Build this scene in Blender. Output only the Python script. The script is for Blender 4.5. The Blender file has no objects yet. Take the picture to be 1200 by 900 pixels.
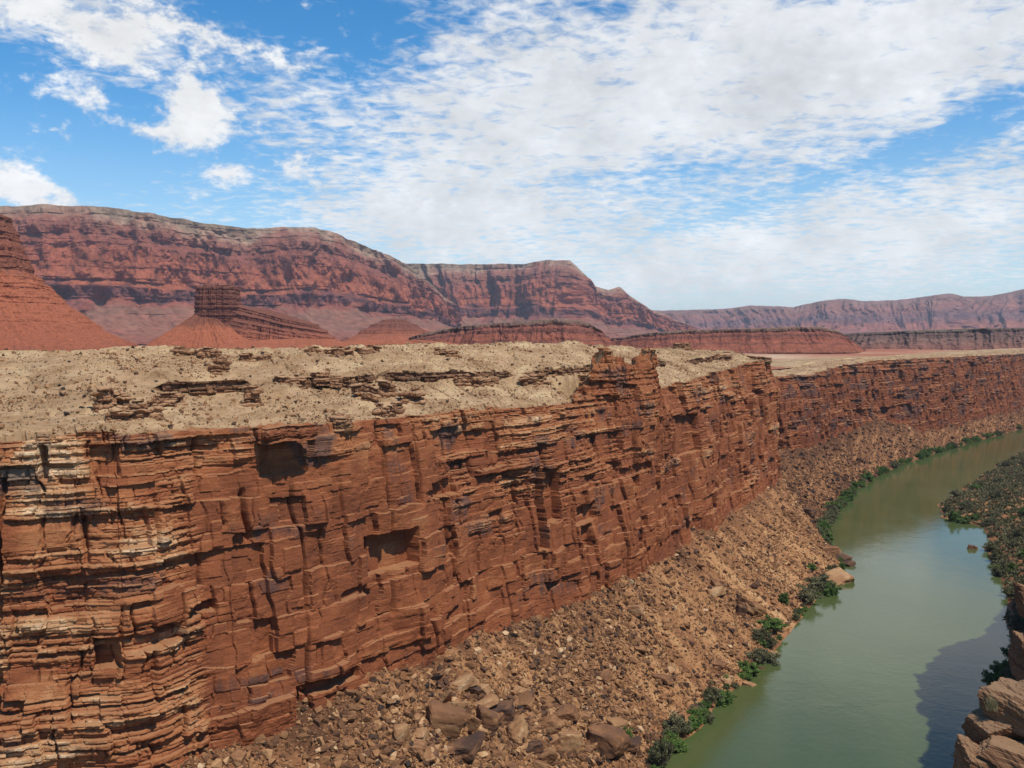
import bpy, bmesh, math, random
import numpy as np
from mathutils import Vector, Matrix

random.seed(7)
RNG = np.random.default_rng(11)
scene = bpy.context.scene
COL = scene.collection
R = math.radians

# ------------------------------------------------------------------ camera
F_PX, PITCH = 1100.0, math.atan(55.0 / 1100.0)          # in pixels of a 1200 x 900 frame
cam_d = bpy.data.cameras.new("camera")
cam = bpy.data.objects.new("camera", cam_d)
COL.objects.link(cam)
cam_d.sensor_width = 36.0
cam_d.lens = 36.0 * F_PX / 1200.0
cam_d.clip_start, cam_d.clip_end = 0.5, 120000.0
cam.location = (0, 0, 0)
cam.rotation_euler = (math.pi / 2 - PITCH, 0, 0)
scene.camera = cam

# ------------------------------------------------------------------ sun, sky, exposure
SUN_EL = R(61.0)
SUN_TRAVEL = Vector((-0.70, 0.714, 0)).normalized()     # horizontal direction the light travels
sun_dir = Vector((-SUN_TRAVEL.x * math.cos(SUN_EL), -SUN_TRAVEL.y * math.cos(SUN_EL), math.sin(SUN_EL)))
sd = bpy.data.lights.new("sun", 'SUN')
sd.energy = 4.8
sd.angle = R(0.53)
sd.color = (1.0, 0.955, 0.87)
sun = bpy.data.objects.new("sun", sd)
COL.objects.link(sun)
sun.rotation_euler = sun_dir.to_track_quat('Z', 'Y').to_euler()

scene.view_settings.view_transform = 'Standard'
scene.view_settings.look = 'None'
scene.view_settings.exposure = 0.0
scene.view_settings.gamma = 1.0
scene.view_settings.use_curve_mapping = False
scene.cycles.max_bounces = 6
scene.cycles.volume_bounces = 0
scene.cycles.use_denoising = True

world = bpy.data.worlds.new("World")
scene.world = world
world.use_nodes = True


class NT:
    """small node-tree helper"""
    def __init__(self, tree):
        self.t = tree
        self.n = tree.nodes
        self.l = tree.links

    def node(self, kind, **kw):
        nd = self.n.new(kind)
        for k, v in kw.items():
            setattr(nd, k, v)
        return nd

    def put(self, sock, v):
        if isinstance(v, bpy.types.NodeSocket):
            self.l.new(v, sock)
        elif v is not None:
            sock.default_value = v

    def math(self, op, a, b=None, c=None, clamp=False):
        nd = self.node('ShaderNodeMath', operation=op, use_clamp=clamp)
        self.put(nd.inputs[0], a)
        self.put(nd.inputs[1], b)
        if c is not None:
            self.put(nd.inputs[2], c)
        return nd.outputs[0]

    def mix(self, f, a, b, blend='MIX'):
        nd = self.node('ShaderNodeMix', data_type='RGBA', blend_type=blend)
        self.put(nd.inputs[0], f)
        for s, v in ((nd.inputs[6], a), (nd.inputs[7], b)):
            self.put(s, (*v, 1) if isinstance(v, tuple) and len(v) == 3 else v)
        return nd.outputs[2]

    def ramp(self, f, stops, interp='LINEAR'):
        nd = self.node('ShaderNodeValToRGB')
        cr = nd.color_ramp
        cr.interpolation = interp
        while len(cr.elements) < len(stops):
            cr.elements.new(0.5)
        for e, (p, c) in zip(cr.elements, stops):
            e.position = p
            e.color = (*c, 1) if len(c) == 3 else c
        self.put(nd.inputs[0], f)
        return nd.outputs[0]

    def noise(self, vec, scale, detail=4, rough=0.55, dist=0.0, ntype='FBM'):
        nd = self.node('ShaderNodeTexNoise', noise_dimensions='3D')
        nd.noise_type = ntype
        self.put(nd.inputs['Vector'], vec)
        nd.inputs['Scale'].default_value = scale
        nd.inputs['Detail'].default_value = detail
        nd.inputs['Roughness'].default_value = rough
        nd.inputs['Distortion'].default_value = dist
        return nd.outputs[0]

    def smooth(self, v, a, b):
        nd = self.node('ShaderNodeMapRange', interpolation_type='SMOOTHSTEP')
        self.put(nd.inputs[0], v)
        nd.inputs[1].default_value = a
        nd.inputs[2].default_value = b
        return nd.outputs[0]

    def scalevec(self, vec, s):
        nd = self.node('ShaderNodeVectorMath', operation='MULTIPLY')
        self.put(nd.inputs[0], vec)
        nd.inputs[1].default_value = s
        return nd.outputs[0]


def build_world():
    w = NT(world.node_tree)
    w.n.clear()
    sky = w.node('ShaderNodeTexSky', sky_type='NISHITA')
    sky.sun_disc = False
    sky.sun_elevation = SUN_EL
    sky.sun_rotation = math.atan2(sun_dir.x, sun_dir.y)
    sky.altitude = 1100
    sky.air_density = 1.0
    sky.dust_density = 0.6
    sky.ozone_density = 2.0
    hs = w.node('ShaderNodeHueSaturation')
    hs.inputs['Saturation'].default_value = 1.4
    hs.inputs['Hue'].default_value = 0.496
    hs.inputs['Value'].default_value = 1.55
    w.l.new(sky.outputs[0], hs.inputs['Color'])
    tc = w.node('ShaderNodeTexCoord')
    g = tc.outputs['Generated']
    sep = w.node('ShaderNodeSeparateXYZ')
    w.l.new(g, sep.inputs[0])
    X, Y, Z = sep.outputs
    az = w.math('ARCTAN2', X, Y)
    el = w.math('ARCSINE', Z)
    zz = w.math('ADD', w.math('MAXIMUM', Z, 0.0), 0.10)
    comb = w.node('ShaderNodeCombineXYZ')
    w.put(comb.inputs[0], w.math('DIVIDE', X, zz))
    w.put(comb.inputs[1], w.math('DIVIDE', Y, zz))
    P = comb.outputs[0]
    ca = w.node('ShaderNodeCombineXYZ')
    w.put(ca.inputs[0], az)
    w.put(ca.inputs[1], w.math('MULTIPLY', el, 1.6))
    A = ca.outputs[0]

    def blobs(lst):
        tot = None
        for px, py, sx, sy, rot, amp in lst:
            a0 = math.atan((px - 600) / F_PX)
            e0 = math.atan((395 - py) / F_PX * math.cos(a0))
            da = w.math('SUBTRACT', az, a0)
            de = w.math('SUBTRACT', el, e0)
            c, s = math.cos(R(rot)), math.sin(R(rot))
            u = w.math('ADD', w.math('MULTIPLY', da, c * F_PX / sx), w.math('MULTIPLY', de, s * F_PX / sx))
            v = w.math('ADD', w.math('MULTIPLY', da, -s * F_PX / sy), w.math('MULTIPLY', de, c * F_PX / sy))
            r2 = w.math('ADD', w.math('MULTIPLY', u, u), w.math('MULTIPLY', v, v))
            gs = w.math('MULTIPLY', w.math('EXPONENT', w.math('MULTIPLY', r2, -1.0)), amp)
            tot = gs if tot is None else w.math('ADD', tot, gs)
        return tot

    n_big = w.noise(P, 0.9, 3, 0.5)
    n_puff = w.noise(P, 5.5, 5, 0.62, 0.3)
    n_rip = w.noise(P, 15.0, 4, 0.6, 0.4)
    n_mid = w.noise(A, 14.0, 6, 0.62, 0.25)
    n_fine = w.noise(A, 60.0, 4, 0.6)
    # high rippled cloud sheet
    sheet = blobs([(840, 90, 380, 135, 0, 0.74), (560, 170, 190, 95, 0, 0.50), (1080, 50, 260, 100, 0, 0.40),
                   (430, 60, 90, 60, 0, -0.15), (1125, 150, 90, 26, 25, -0.50), (660, 215, 230, 16, 4, -0.22),
                   (980, 205, 220, 13, 18, -0.30),
                   (1000, 285, 440, 62, 8, 0.50), (110, 35, 150, 50, -12, 0.62), (20, 130, 120, 50, 0, -0.22), (345, 100, 50, 60, 0, 0.20), (300, 40, 90, 40, 0, -0.20), (440, 30, 60, 40, 0, -0.25), (60, 160, 140, 50, 0, -0.3),
                   (500, 250, 160, 42, 0, 0.58), (640, 310, 700, 48, 0, 0.26)])
    back = w.smooth(Y, 0.5, -0.2)
    sheet = w.math('ADD', sheet, w.math('MULTIPLY', back, 0.05))
    nn = w.math('ADD', w.math('MULTIPLY', w.math('SUBTRACT', n_puff, 0.5), 1.15),
                w.math('MULTIPLY', w.math('SUBTRACT', n_mid, 0.5), 0.65))
    nn = w.math('ADD', nn, w.math('MULTIPLY', w.math('SUBTRACT', n_rip, 0.5), 1.55))
    nn = w.math('ADD', nn, w.math('MULTIPLY', w.math('SUBTRACT', n_big, 0.5), 0.5))
    dens = w.smooth(w.math('ADD', sheet, nn), 0.06, 0.84)
    # lower, crisper cumulus
    cum = blobs([(238, 130, 34, 36, 0, 0.95), (222, 165, 38, 20, 0, 0.50), (165, 152, 34, 9, -14, 0.55), (275, 206, 24, 10, 0, 0.68),
                 (92, 105, 36, 20, -20, 0.72), (20, 218, 70, 26, -20, 1.0), (345, 190, 38, 22, -15, 0.60),
                 (375, 216, 44, 13, -10, 0.45), (90, 35, 130, 40, -15, 0.72), (340, 85, 46, 24, -25, 0.5), (490, 240, 55, 12, 0, 0.5),
                 (200, 25, 90, 24, -20, .45), (300, 150, 30, 20, 0, 0.3)])
    cn = w.math('ADD', w.math('MULTIPLY', w.math('SUBTRACT', n_mid, 0.5), 2.3),
                w.math('MULTIPLY', w.math('SUBTRACT', n_fine, 0.5), 1.3))
    cd = w.smooth(w.math('ADD', cum, cn), 0.24, 0.82)
    alpha = w.math('MAXIMUM', w.math('MULTIPLY', dens, 0.93), cd)
    # cloud brightness: grey bellies by density noise
    n_sh = w.noise(A, 9.0, 4, 0.6)
    bright = w.math('ADD', 0.93, w.math('MULTIPLY', w.math('SUBTRACT', n_sh, 0.5), 0.75))
    bright = w.math('ADD', bright, w.math('MULTIPLY', cd, 0.08))
    bright = w.math('ADD', bright, w.math('MULTIPLY', w.math('SUBTRACT', n_fine, 0.5), 0.22))
    bright = w.math('ADD', bright, w.math('MULTIPLY', w.smooth(el, 0.22, 0.02), 0.07))
    cc = w.node('ShaderNodeVectorMath', operation='SCALE')
    cc.inputs[0].default_value = (8.9, 9.05, 9.2)
    w.put(cc.inputs['Scale'], bright)
    # milky air near the horizon
    hz = w.smooth(el, 0.26, -0.02)
    skyc = w.mix(w.math('MULTIPLY', hz, 0.55), hs.outputs[0], (5.6, 7.3, 8.4))
    col = w.mix(alpha, skyc, cc.outputs[0])
    bg = w.node('ShaderNodeBackground')
    bg.inputs['Strength'].default_value = 0.10
    w.l.new(col, bg.inputs['Color'])
    out = w.node('ShaderNodeOutputWorld')
    w.l.new(bg.outputs[0], out.inputs['Surface'])


build_world()

# ------------------------------------------------------------------ numpy noise
def h2(i, j, s):
    i = np.asarray(i).astype(np.int64)
    j = np.asarray(j).astype(np.int64)
    n = (i * 374761393 + j * 668265263 + s * 974634777) & 0xFFFFFFFF
    n = ((n ^ (n >> 13)) * 1274126177) & 0xFFFFFFFF
    n = ((n ^ (n >> 15)) * 668265263) & 0xFFFFFFFF
    n = n ^ (n >> 16)
    return n / 4294967296.0


def vn(x, y, s=0):
    xi, yi = np.floor(x), np.floor(y)
    fx, fy = x - xi, y - yi
    fx = fx * fx * fx * (fx * (fx * 6 - 15) + 10)
    fy = fy * fy * fy * (fy * (fy * 6 - 15) + 10)
    a, b = h2(xi, yi, s), h2(xi + 1, yi, s)
    c, d = h2(xi, yi + 1, s), h2(xi + 1, yi + 1, s)
    return a + (b - a) * fx + (c - a) * fy + (a - b - c + d) * fx * fy


def fbm(x, y, o=4, s=0, g=0.5):
    t, amp, n = 0.0, 1.0, 0.0
    for k in range(o):
        t = t + amp * (vn(x, y, s + 17 * k) - 0.5) * 2
        n += amp
        amp *= g
        x, y = x * 2.03 + 3.1, y * 2.03 + 7.7
    return t / n


def ridged(x, y, o=3, s=0):
    t, amp, n = 0.0, 1.0, 0.0
    for k in range(o):
        t = t + amp * (1 - np.abs(2 * vn(x, y, s + 13 * k) - 1))
        n += amp
        amp *= 0.5
        x, y = x * 2.1 + 1.3, y * 2.1 + 5.1
    return t / n


def sstep(x, a, b):
    t = np.clip((x - a) / (b - a), 0, 1)
    return t * t * (3 - 2 * t)


def gsmooth(a, sig):
    if sig <= 0:
        return a
    r = int(3 * sig) + 1
    k = np.exp(-0.5 * (np.arange(-r, r + 1) / sig) ** 2)
    k /= k.sum()
    return np.convolve(np.pad(a, r, mode='edge'), k, mode='valid')


def bricks(u, z, th, sp, seed, full=False):
    """irregular courses of irregular blocks: block random, course random, distances to its edges"""
    zz = z / th + 0.22 * fbm(u / (th * 9.0), z / (th * 40), 2, seed)
    k = np.floor(zz)
    b = k + 0.7 * (h2(k, 0, seed + 1) - 0.5) + 0.35
    k = np.where(zz < b, k - 1, k)
    lo = k + 0.7 * (h2(k, 0, seed + 1) - 0.5) + 0.35
    hi = k + 1 + 0.7 * (h2(k + 1, 0, seed + 1) - 0.5) + 0.35
    up, dn = (hi - zz) * th, (zz - lo) * th
    rs = 0.55 + 0.9 * h2(k, 5, seed)
    uu = u / sp * rs + 57.0 * h2(k, 3, seed) + 0.10 * fbm(u / sp * 2, z / th * 2, 2, seed + 5)
    i = np.floor(uu)
    bi = i + 0.75 * (h2(i, k, seed + 2) - 0.5) + 0.38
    i = np.where(uu < bi, i - 1, i)
    l = i + 0.75 * (h2(i, k, seed + 2) - 0.5) + 0.38
    r = i + 1 + 0.75 * (h2(i + 1, k, seed + 2) - 0.5) + 0.38
    du = np.minimum(uu - l, r - uu) * sp / rs
    if full:
        return h2(i, k, seed + 3), h2(k, 9, seed), dn, up, du, (uu - l) / (r - l) - 0.5, (zz - lo) / (hi - lo) - 0.5, h2(i, k, seed + 11)
    return h2(i, k, seed + 3), h2(k, 9, seed), dn, up, du


# ------------------------------------------------------------------ mesh helpers
def mesh_np(name, V, F, mats, attrs=None, smooth=False):
    """V (n,3), F (m,k) -> mesh"""
    me = bpy.data.meshes.new(name)
    V = np.ascontiguousarray(V, dtype=np.float32)
    F = np.ascontiguousarray(F, dtype=np.int32)
    k = F.shape[1]
    me.vertices.add(len(V))
    me.vertices.foreach_set('co', V.ravel())
    me.loops.add(F.size)
    me.loops.foreach_set('vertex_index', F.ravel())
    me.polygons.add(len(F))
    me.polygons.foreach_set('loop_start', np.arange(0, F.size, k, dtype=np.int32))
    me.update(calc_edges=True)
    me.polygons.foreach_set('use_smooth', np.full(len(F), bool(smooth)))
    for an, av in (attrs or {}).items():
        at = me.attributes.new(an, 'FLOAT', 'POINT')
        at.data.foreach_set('value', np.ascontiguousarray(av, dtype=np.float32).ravel())
    for m in (mats if isinstance(mats, (list, tuple)) else [mats]):
        me.materials.append(m)
    me.update()
    return me


def grid_faces(nu, nv, wrap=False):
    """vertex index = i*nv + j ; i along u"""
    i = np.arange(nu if wrap else nu - 1)[:, None]
    j = np.arange(nv - 1)[None, :]
    i2 = (i + 1) % nu
    a, b, c, d = i * nv + j, i2 * nv + j, i2 * nv + j + 1, i * nv + j + 1
    return np.stack([np.broadcast_to(x, (i.shape[0], nv - 1)) for x in (a, b, c, d)], -1).reshape(-1, 4)


def link(name, me, parent=None):
    o = bpy.data.objects.new(name, me)
    COL.objects.link(o)
    if parent:
        o.parent = parent
    return o


def tag(o, label=None, cat=None, group=None, kind=None):
    if label:
        o['label'] = label
    if cat:
        o['category'] = cat
    if group:
        o['group'] = group
    if kind:
        o['kind'] = kind
    return o


def struct(name, me, label=None):
    o = link(name, me)
    o['kind'] = 'structure'
    if label:
        o['label'] = label
        o['category'] = name.replace('_', ' ')
    return o


def empty(name, loc, rz=0):
    o = bpy.data.objects.new(name, None)
    o.empty_display_size = 0.5
    COL.objects.link(o)
    o.location = loc
    o.rotation_euler = (0, 0, rz)
    return o


def copy_tree(o, parent=None):
    c = o.copy()
    COL.objects.link(c)
    c.parent = parent
    for ch in list(o.children):
        copy_tree(ch, c)
    return c


def ray(px, py):
    """world direction (Y = 1) of a place in the 1200 x 900 photograph"""
    a, b = (px - 600) / F_PX, (450 - py) / F_PX
    cp, sp = math.cos(PITCH), math.sin(PITCH)
    d = np.array([a, cp + b * sp, -sp + b * cp])
    return d / d[1]


def project(P):
    cp, sp = math.cos(PITCH), math.sin(PITCH)
    f = P[..., 1] * cp - P[..., 2] * sp
    u = P[..., 1] * sp + P[..., 2] * cp
    f = np.where(f < 0.1, 0.1, f)
    return 600 + F_PX * P[..., 0] / f, 450 - F_PX * u / f


# ------------------------------------------------------------------ materials
def rock_material(name, stops, tex=1.0, bump=0.5, rough=0.95, varnish=0.6, attr='tone', strata=0.0,
                  varn_col=(0.075, 0.045, 0.04), rand=0.0, dust=None):
    m = bpy.data.materials.new(name)
    m.use_nodes = True
    w = NT(m.node_tree)
    bsdf = w.n['Principled BSDF']
    bsdf.inputs['Roughness'].default_value = rough
    bsdf.inputs['Specular IOR Level'].default_value = 0.15
    tc = w.node('ShaderNodeTexCoord')
    P = tc.outputs['Object']
    at = w.node('ShaderNodeAttribute', attribute_name=attr)
    n1 = w.noise(P, 0.35 * tex, 6, 0.65)
    n2 = w.noise(P, 2.2 * tex, 5, 0.65)
    n3 = w.noise(w.scalevec(P, (0.35, 0.35, 3.2)), 0.8 * tex, 5, 0.6)
    t = w.math('ADD', at.outputs['Fac'], w.math('MULTIPLY', w.math('SUBTRACT', n1, 0.5), 0.34))
    t = w.math('ADD', t, w.math('MULTIPLY', w.math('SUBTRACT', n2, 0.5), 0.24))
    t = w.math('ADD', t, w.math('MULTIPLY', w.math('SUBTRACT', n3, 0.5), 0.30 + strata))
    if rand:
        oi = w.node('ShaderNodeObjectInfo')
        t = w.math('ADD', t, w.math('MULTIPLY', w.math('SUBTRACT', oi.outputs['Random'], 0.5), rand))
    col = w.ramp(t, stops)
    if varnish:
        av = w.node('ShaderNodeAttribute', attribute_name='varn')
        st = w.noise(w.scalevec(P, (1.0, 1.0, 0.16)), 0.55 * tex, 5, 0.65)
        v = w.smooth(w.math('ADD', av.outputs['Fac'], w.math('MULTIPLY', w.math('SUBTRACT', st, 0.5), 1.5)), 0.42, 0.95)
        col = w.mix(w.math('MULTIPLY', v, varnish), col, varn_col)
    if dust:
        geo = w.node('ShaderNodeNewGeometry')
        sx = w.node('ShaderNodeSeparateXYZ')
        w.l.new(geo.outputs['Normal'], sx.inputs[0])
        f = w.smooth(w.math('ADD', sx.outputs[2], w.math('MULTIPLY', w.math('SUBTRACT', n2, 0.5), 0.5)), 0.62, 0.95)
        col = w.mix(w.math('MULTIPLY', f, 0.75), col, dust)
    w.l.new(col, bsdf.inputs['Base Color'])
    bp = w.node('ShaderNodeBump')
    bp.inputs['Strength'].default_value = bump
    bp.inputs['Distance'].default_value = 0.5 / tex
    hgt = w.math('ADD', w.math('MULTIPLY', n2, 0.7), w.math('MULTIPLY', n3, 0.5))
    w.l.new(hgt, bp.inputs['Height'])
    w.l.new(bp.outputs[0], bsdf.inputs['Normal'])
    return m


M_CLIFF = rock_material('red_sandstone', [(0.0, (0.065, 0.025, 0.016)), (0.22, (0.145, 0.047, 0.022)), (0.48, (0.245, 0.076, 0.030)),
                                          (0.70, (0.335, 0.130, 0.052)), (0.88, (0.50, 0.285, 0.14)), (1.0, (0.62, 0.43, 0.26))],
                        tex=0.8, bump=0.55, varnish=0.78, dust=(0.27, 0.13, 0.06))
M_LEDGE = rock_material('ledge_rock', [(0.0, (0.07, 0.033, 0.022)), (0.3, (0.105, 0.046, 0.025)), (0.55, (0.175, 0.085, 0.042)),
                                       (0.8, (0.27, 0.155, 0.08)), (1.0, (0.46, 0.31, 0.19))],
                        tex=4.0, bump=0.8, varnish=0.5, dust=(0.25, 0.15, 0.082), strata=0.3)
M_SOIL = rock_material('tan_soil', [(0.0, (0.15, 0.08, 0.043)), (0.35, (0.26, 0.155, 0.077)), (0.6, (0.355, 0.225, 0.122)),
                                    (0.85, (0.445, 0.312, 0.165)), (1.0, (0.55, 0.41, 0.25))], tex=1.2, bump=0.6, varnish=0.0)
M_TALUS = rock_material('talus_soil', [(0.0, (0.09, 0.04, 0.02)), (0.3, (0.205, 0.092, 0.041)), (0.55, (0.325, 0.162, 0.07)),
                                       (0.8, (0.42, 0.238, 0.112)), (1.0, (0.48, 0.31, 0.165))], tex=1.3, bump=0.9, varnish=0.0)
M_ROCKS = rock_material('rubble_rock', [(0.0, (0.035, 0.025, 0.021)), (0.25, (0.11, 0.054, 0.029)), (0.5, (0.255, 0.125, 0.055)),
                                        (0.75, (0.39, 0.217, 0.104)), (1.0, (0.54, 0.39, 0.235))], tex=1.5, bump=0.6, varnish=0.0)
M_BOULDER = rock_material('boulder_rock', [(0.0, (0.04, 0.027, 0.023)), (0.25, (0.095, 0.05, 0.032)), (0.5, (0.205, 0.098, 0.046)),
                                           (0.75, (0.33, 0.185, 0.09)), (1.0, (0.48, 0.34, 0.21))], tex=1.8, bump=0.9,
                          varnish=0.0, rand=0.55, strata=0.35)
M_OUTCROP = rock_material('outcrop_rock', [(0.0, (0.085, 0.042, 0.026)), (0.3, (0.19, 0.088, 0.045)), (0.55, (0.29, 0.145, 0.072)),
                                           (0.8, (0.40, 0.24, 0.13)), (1.0, (0.52, 0.38, 0.24))], tex=1.2, bump=0.6,
                          varnish=0.5, dust=(0.36, 0.23, 0.125), strata=0.2)
M_PLAIN = rock_material('desert_plain', [(0.0, (0.20, 0.065, 0.036)), (0.45, (0.30, 0.105, 0.055)), (0.58, (0.36, 0.17, 0.095)), (0.68, (0.46, 0.32, 0.20)),
                                         (1.0, (0.52, 0.40, 0.26))], tex=0.012, bump=0.1, varnish=0.0)


def far_material(name, stops, tex, band=0.0, tone_noise=0.25, vert=1.7):
    """tone attribute = position in the rock column, 0 at the foot and 1 at the top"""
    m = bpy.data.materials.new(name)
    m.use_nodes = True
    w = NT(m.node_tree)
    bsdf = w.n['Principled BSDF']
    bsdf.inputs['Roughness'].default_value = 1.0
    bsdf.inputs['Specular IOR Level'].default_value = 0.05
    tc = w.node('ShaderNodeTexCoord')
    P = tc.outputs['Object']
    at = w.node('ShaderNodeAttribute', attribute_name='tone')
    n0 = w.noise(P, tex * 0.25, 4, 0.6)
    n1 = w.noise(P, tex, 6, 0.65)
    n2 = w.noise(w.scalevec(P, (0.15, 0.15, 2.5)), tex * 2.0, 5, 0.65)
    n3 = w.noise(w.scalevec(P, (1, 1, 0.2)), tex * 2.5, 5, 0.65)
    t = w.math('ADD', at.outputs['Fac'], w.math('MULTIPLY', w.math('SUBTRACT', n1, 0.5), tone_noise * 0.5))
    t = w.math('ADD', t, w.math('MULTIPLY', w.math('SUBTRACT', n0, 0.5), tone_noise))
    col = w.ramp(t, stops)
    k = w.math('ADD', 1.0, w.math('MULTIPLY', w.math('SUBTRACT', n2, 0.5), 0.35 + band))
    k = w.math('ADD', k, w.math('MULTIPLY', w.math('SUBTRACT', n3, 0.5), vert))
    n4 = w.noise(P, tex * 3.2, 5, 0.7)
    k = w.math('ADD', k, w.math('MULTIPLY', w.math('SUBTRACT', n4, 0.5), 1.3))
    vm = w.node('ShaderNodeVectorMath', operation='SCALE')
    w.l.new(col, vm.inputs[0])
    w.put(vm.inputs['Scale'], w.math('MAXIMUM', k, 0.25))
    w.l.new(vm.outputs[0], bsdf.inputs['Base Color'])
    return m


M_VERM = far_material('vermilion_rock', [(0.0, (0.21, 0.07, 0.044)), (0.10, (0.22, 0.09, 0.058)), (0.2, (0.18, 0.088, 0.057)),
                                         (0.28, (0.21, 0.066, 0.044)), (0.33, (0.10, 0.042, 0.039)), (0.40, (0.16, 0.053, 0.038)), (0.44, (0.26, 0.08, 0.041)),
                                         (0.60, (0.245, 0.075, 0.04)), (0.76, (0.18, 0.062, 0.042)), (0.88, (0.21, 0.088, 0.058)),
                                         (0.97, (0.26, 0.165, 0.11)), (1.0, (0.19, 0.13, 0.085))], 0.008, tone_noise=0.40)
M_FARRIDGE = far_material('far_ridge_rock', [(0.0, (0.20, 0.095, 0.07)), (0.3, (0.25, 0.09, 0.06)), (0.5, (0.13, 0.07, 0.068)),
                                             (0.7, (0.21, 0.088, 0.066)), (1.0, (0.18, 0.10, 0.075))], 0.003)
M_REDHILL = far_material('red_hill_rock', [(0.0, (0.18, 0.058, 0.034)), (0.12, (0.24, 0.075, 0.038)), (0.3, (0.26, 0.082, 0.041)), (0.5, (0.28, 0.09, 0.044)),
                                           (0.58, (0.165, 0.06, 0.036)), (0.75, (0.185, 0.066, 0.039)), (1.0, (0.15, 0.06, 0.039))], 0.10, band=0.1, vert=1.3)
M_BUTTE = far_material('butte_rock', [(0.0, (0.29, 0.09, 0.047)), (0.4, (0.27, 0.088, 0.047)), (0.6, (0.15, 0.055, 0.036)),
                                      (1.0, (0.15, 0.06, 0.04))], 0.07, band=0.45, vert=0.6)
M_MESA = far_material('mesa_rock', [(0.0, (0.19, 0.066, 0.039)), (0.30, (0.215, 0.07, 0.041)), (0.36, (0.12, 0.047, 0.033)), (0.42, (0.215, 0.07, 0.041)),
                                    (0.6, (0.19, 0.064, 0.04)), (0.66, (0.10, 0.042, 0.032)), (0.74, (0.17, 0.058, 0.038)),
                                    (0.80, (0.19, 0.068, 0.045)), (0.87, (0.12, 0.062, 0.045)), (1.0, (0.17, 0.11, 0.075))], 0.03, band=0.8, tone_noise=0.20, vert=1.2)
M_MESADARK = far_material('dark_mesa_rock', [(0.0, (0.19, 0.08, 0.055)), (0.5, (0.15, 0.085, 0.065)), (0.8, (0.11, 0.062, 0.05)),
                                             (0.9, (0.075, 0.05, 0.04)), (1.0, (0.13, 0.095, 0.065))], 0.025, band=0.6, tone_noise=0.22, vert=1.2)


def water_material():
    m = bpy.data.materials.new('river_water')
    m.use_nodes = True
    w = NT(m.node_tree)
    b = w.n['Principled BSDF']
    tc = w.node('ShaderNodeTexCoord')
    P = tc.outputs['Object']
    n0 = w.noise(P, 0.008, 4, 0.55, 1.0)
    rg_ = w.noise(w.scalevec(P, (1, 0.35, 1)), 0.022, 5, 0.6, 0.8)
    w.l.new(w.ramp(rg_, [(0.35, (0.025,) * 3), (0.7, (0.13,) * 3)]), b.inputs['Roughness'])
    b.inputs['IOR'].default_value = 1.33
    b.inputs['Specular IOR Level'].default_value = 0.5
    w.l.new(w.ramp(n0, [(0.3, (0.060, 0.078, 0.024)), (0.7, (0.078, 0.100, 0.036))]), b.inputs['Base Color'])
    n1 = w.noise(P, 0.35, 5, 0.6, 0.6)
    n2 = w.noise(P, 0.05, 3, 0.5, 0.8)
    bp = w.node('ShaderNodeBump')
    bp.inputs['Strength'].default_value = 0.17
    bp.inputs['Distance'].default_value = 0.25
    w.l.new(w.math('ADD', n1, w.math('MULTIPLY', n2, 2.0)), bp.inputs['Height'])
    w.l.new(bp.outputs[0], b.inputs['Normal'])
    return m


def leaf_material(name, cols, rand=0.5):
    m = bpy.data.materials.new(name)
    m.use_nodes = True
    w = NT(m.node_tree)
    b = w.n['Principled BSDF']
    b.inputs['Roughness'].default_value = 0.75
    b.inputs['Specular IOR Level'].default_value = 0.2
    at = w.node('ShaderNodeAttribute', attribute_name='tone')
    oi = w.node('ShaderNodeObjectInfo')
    t = w.math('ADD', w.math('MULTIPLY', at.outputs['Fac'], 1 - rand), w.math('MULTIPLY', oi.outputs['Random'], rand))
    w.l.new(w.ramp(t, cols), b.inputs['Base Color'])
    return m


M_WATER = water_material()
M_LEAF = leaf_material('green_foliage', [(0.0, (0.042, 0.078, 0.018)), (0.5, (0.088, 0.15, 0.032)), (1.0, (0.15, 0.22, 0.05))])
M_LEAFGREY = leaf_material('olive_foliage', [(0.0, (0.065, 0.062, 0.030)), (0.5, (0.115, 0.112, 0.052)), (1.0, (0.18, 0.16, 0.085))])
M_SCRUB = leaf_material('scrub_foliage', [(0.0, (0.06, 0.055, 0.032)), (1.0, (0.13, 0.115, 0.07))], 0.0)
M_STRAW = leaf_material('straw_grass', [(0.0, (0.20, 0.17, 0.08)), (1.0, (0.40, 0.33, 0.17))], 0.0)


def plain_mat(name, c, rough=0.9):
    m = bpy.data.materials.new(name)
    m.use_nodes = True
    w = NT(m.node_tree)
    b = w.n['Principled BSDF']
    b.inputs['Roughness'].default_value = rough
    tc = w.node('ShaderNodeTexCoord')
    n = w.noise(tc.outputs['Object'], 6.0, 4, 0.6)
    w.l.new(w.ramp(n, [(0.2, tuple(x * 0.7 for x in c)), (0.8, tuple(min(1, x * 1.25) for x in c))]), b.inputs['Base Color'])
    return m


M_STEM = plain_mat('shrub_stem', (0.11, 0.08, 0.055))
M_POLE = plain_mat('weathered_pole_wood', (0.09, 0.07, 0.055))

# ------------------------------------------------------------------ canyon layout (metres; the eye is at z = 0)
ZW = -140.0                                               # river level
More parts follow.
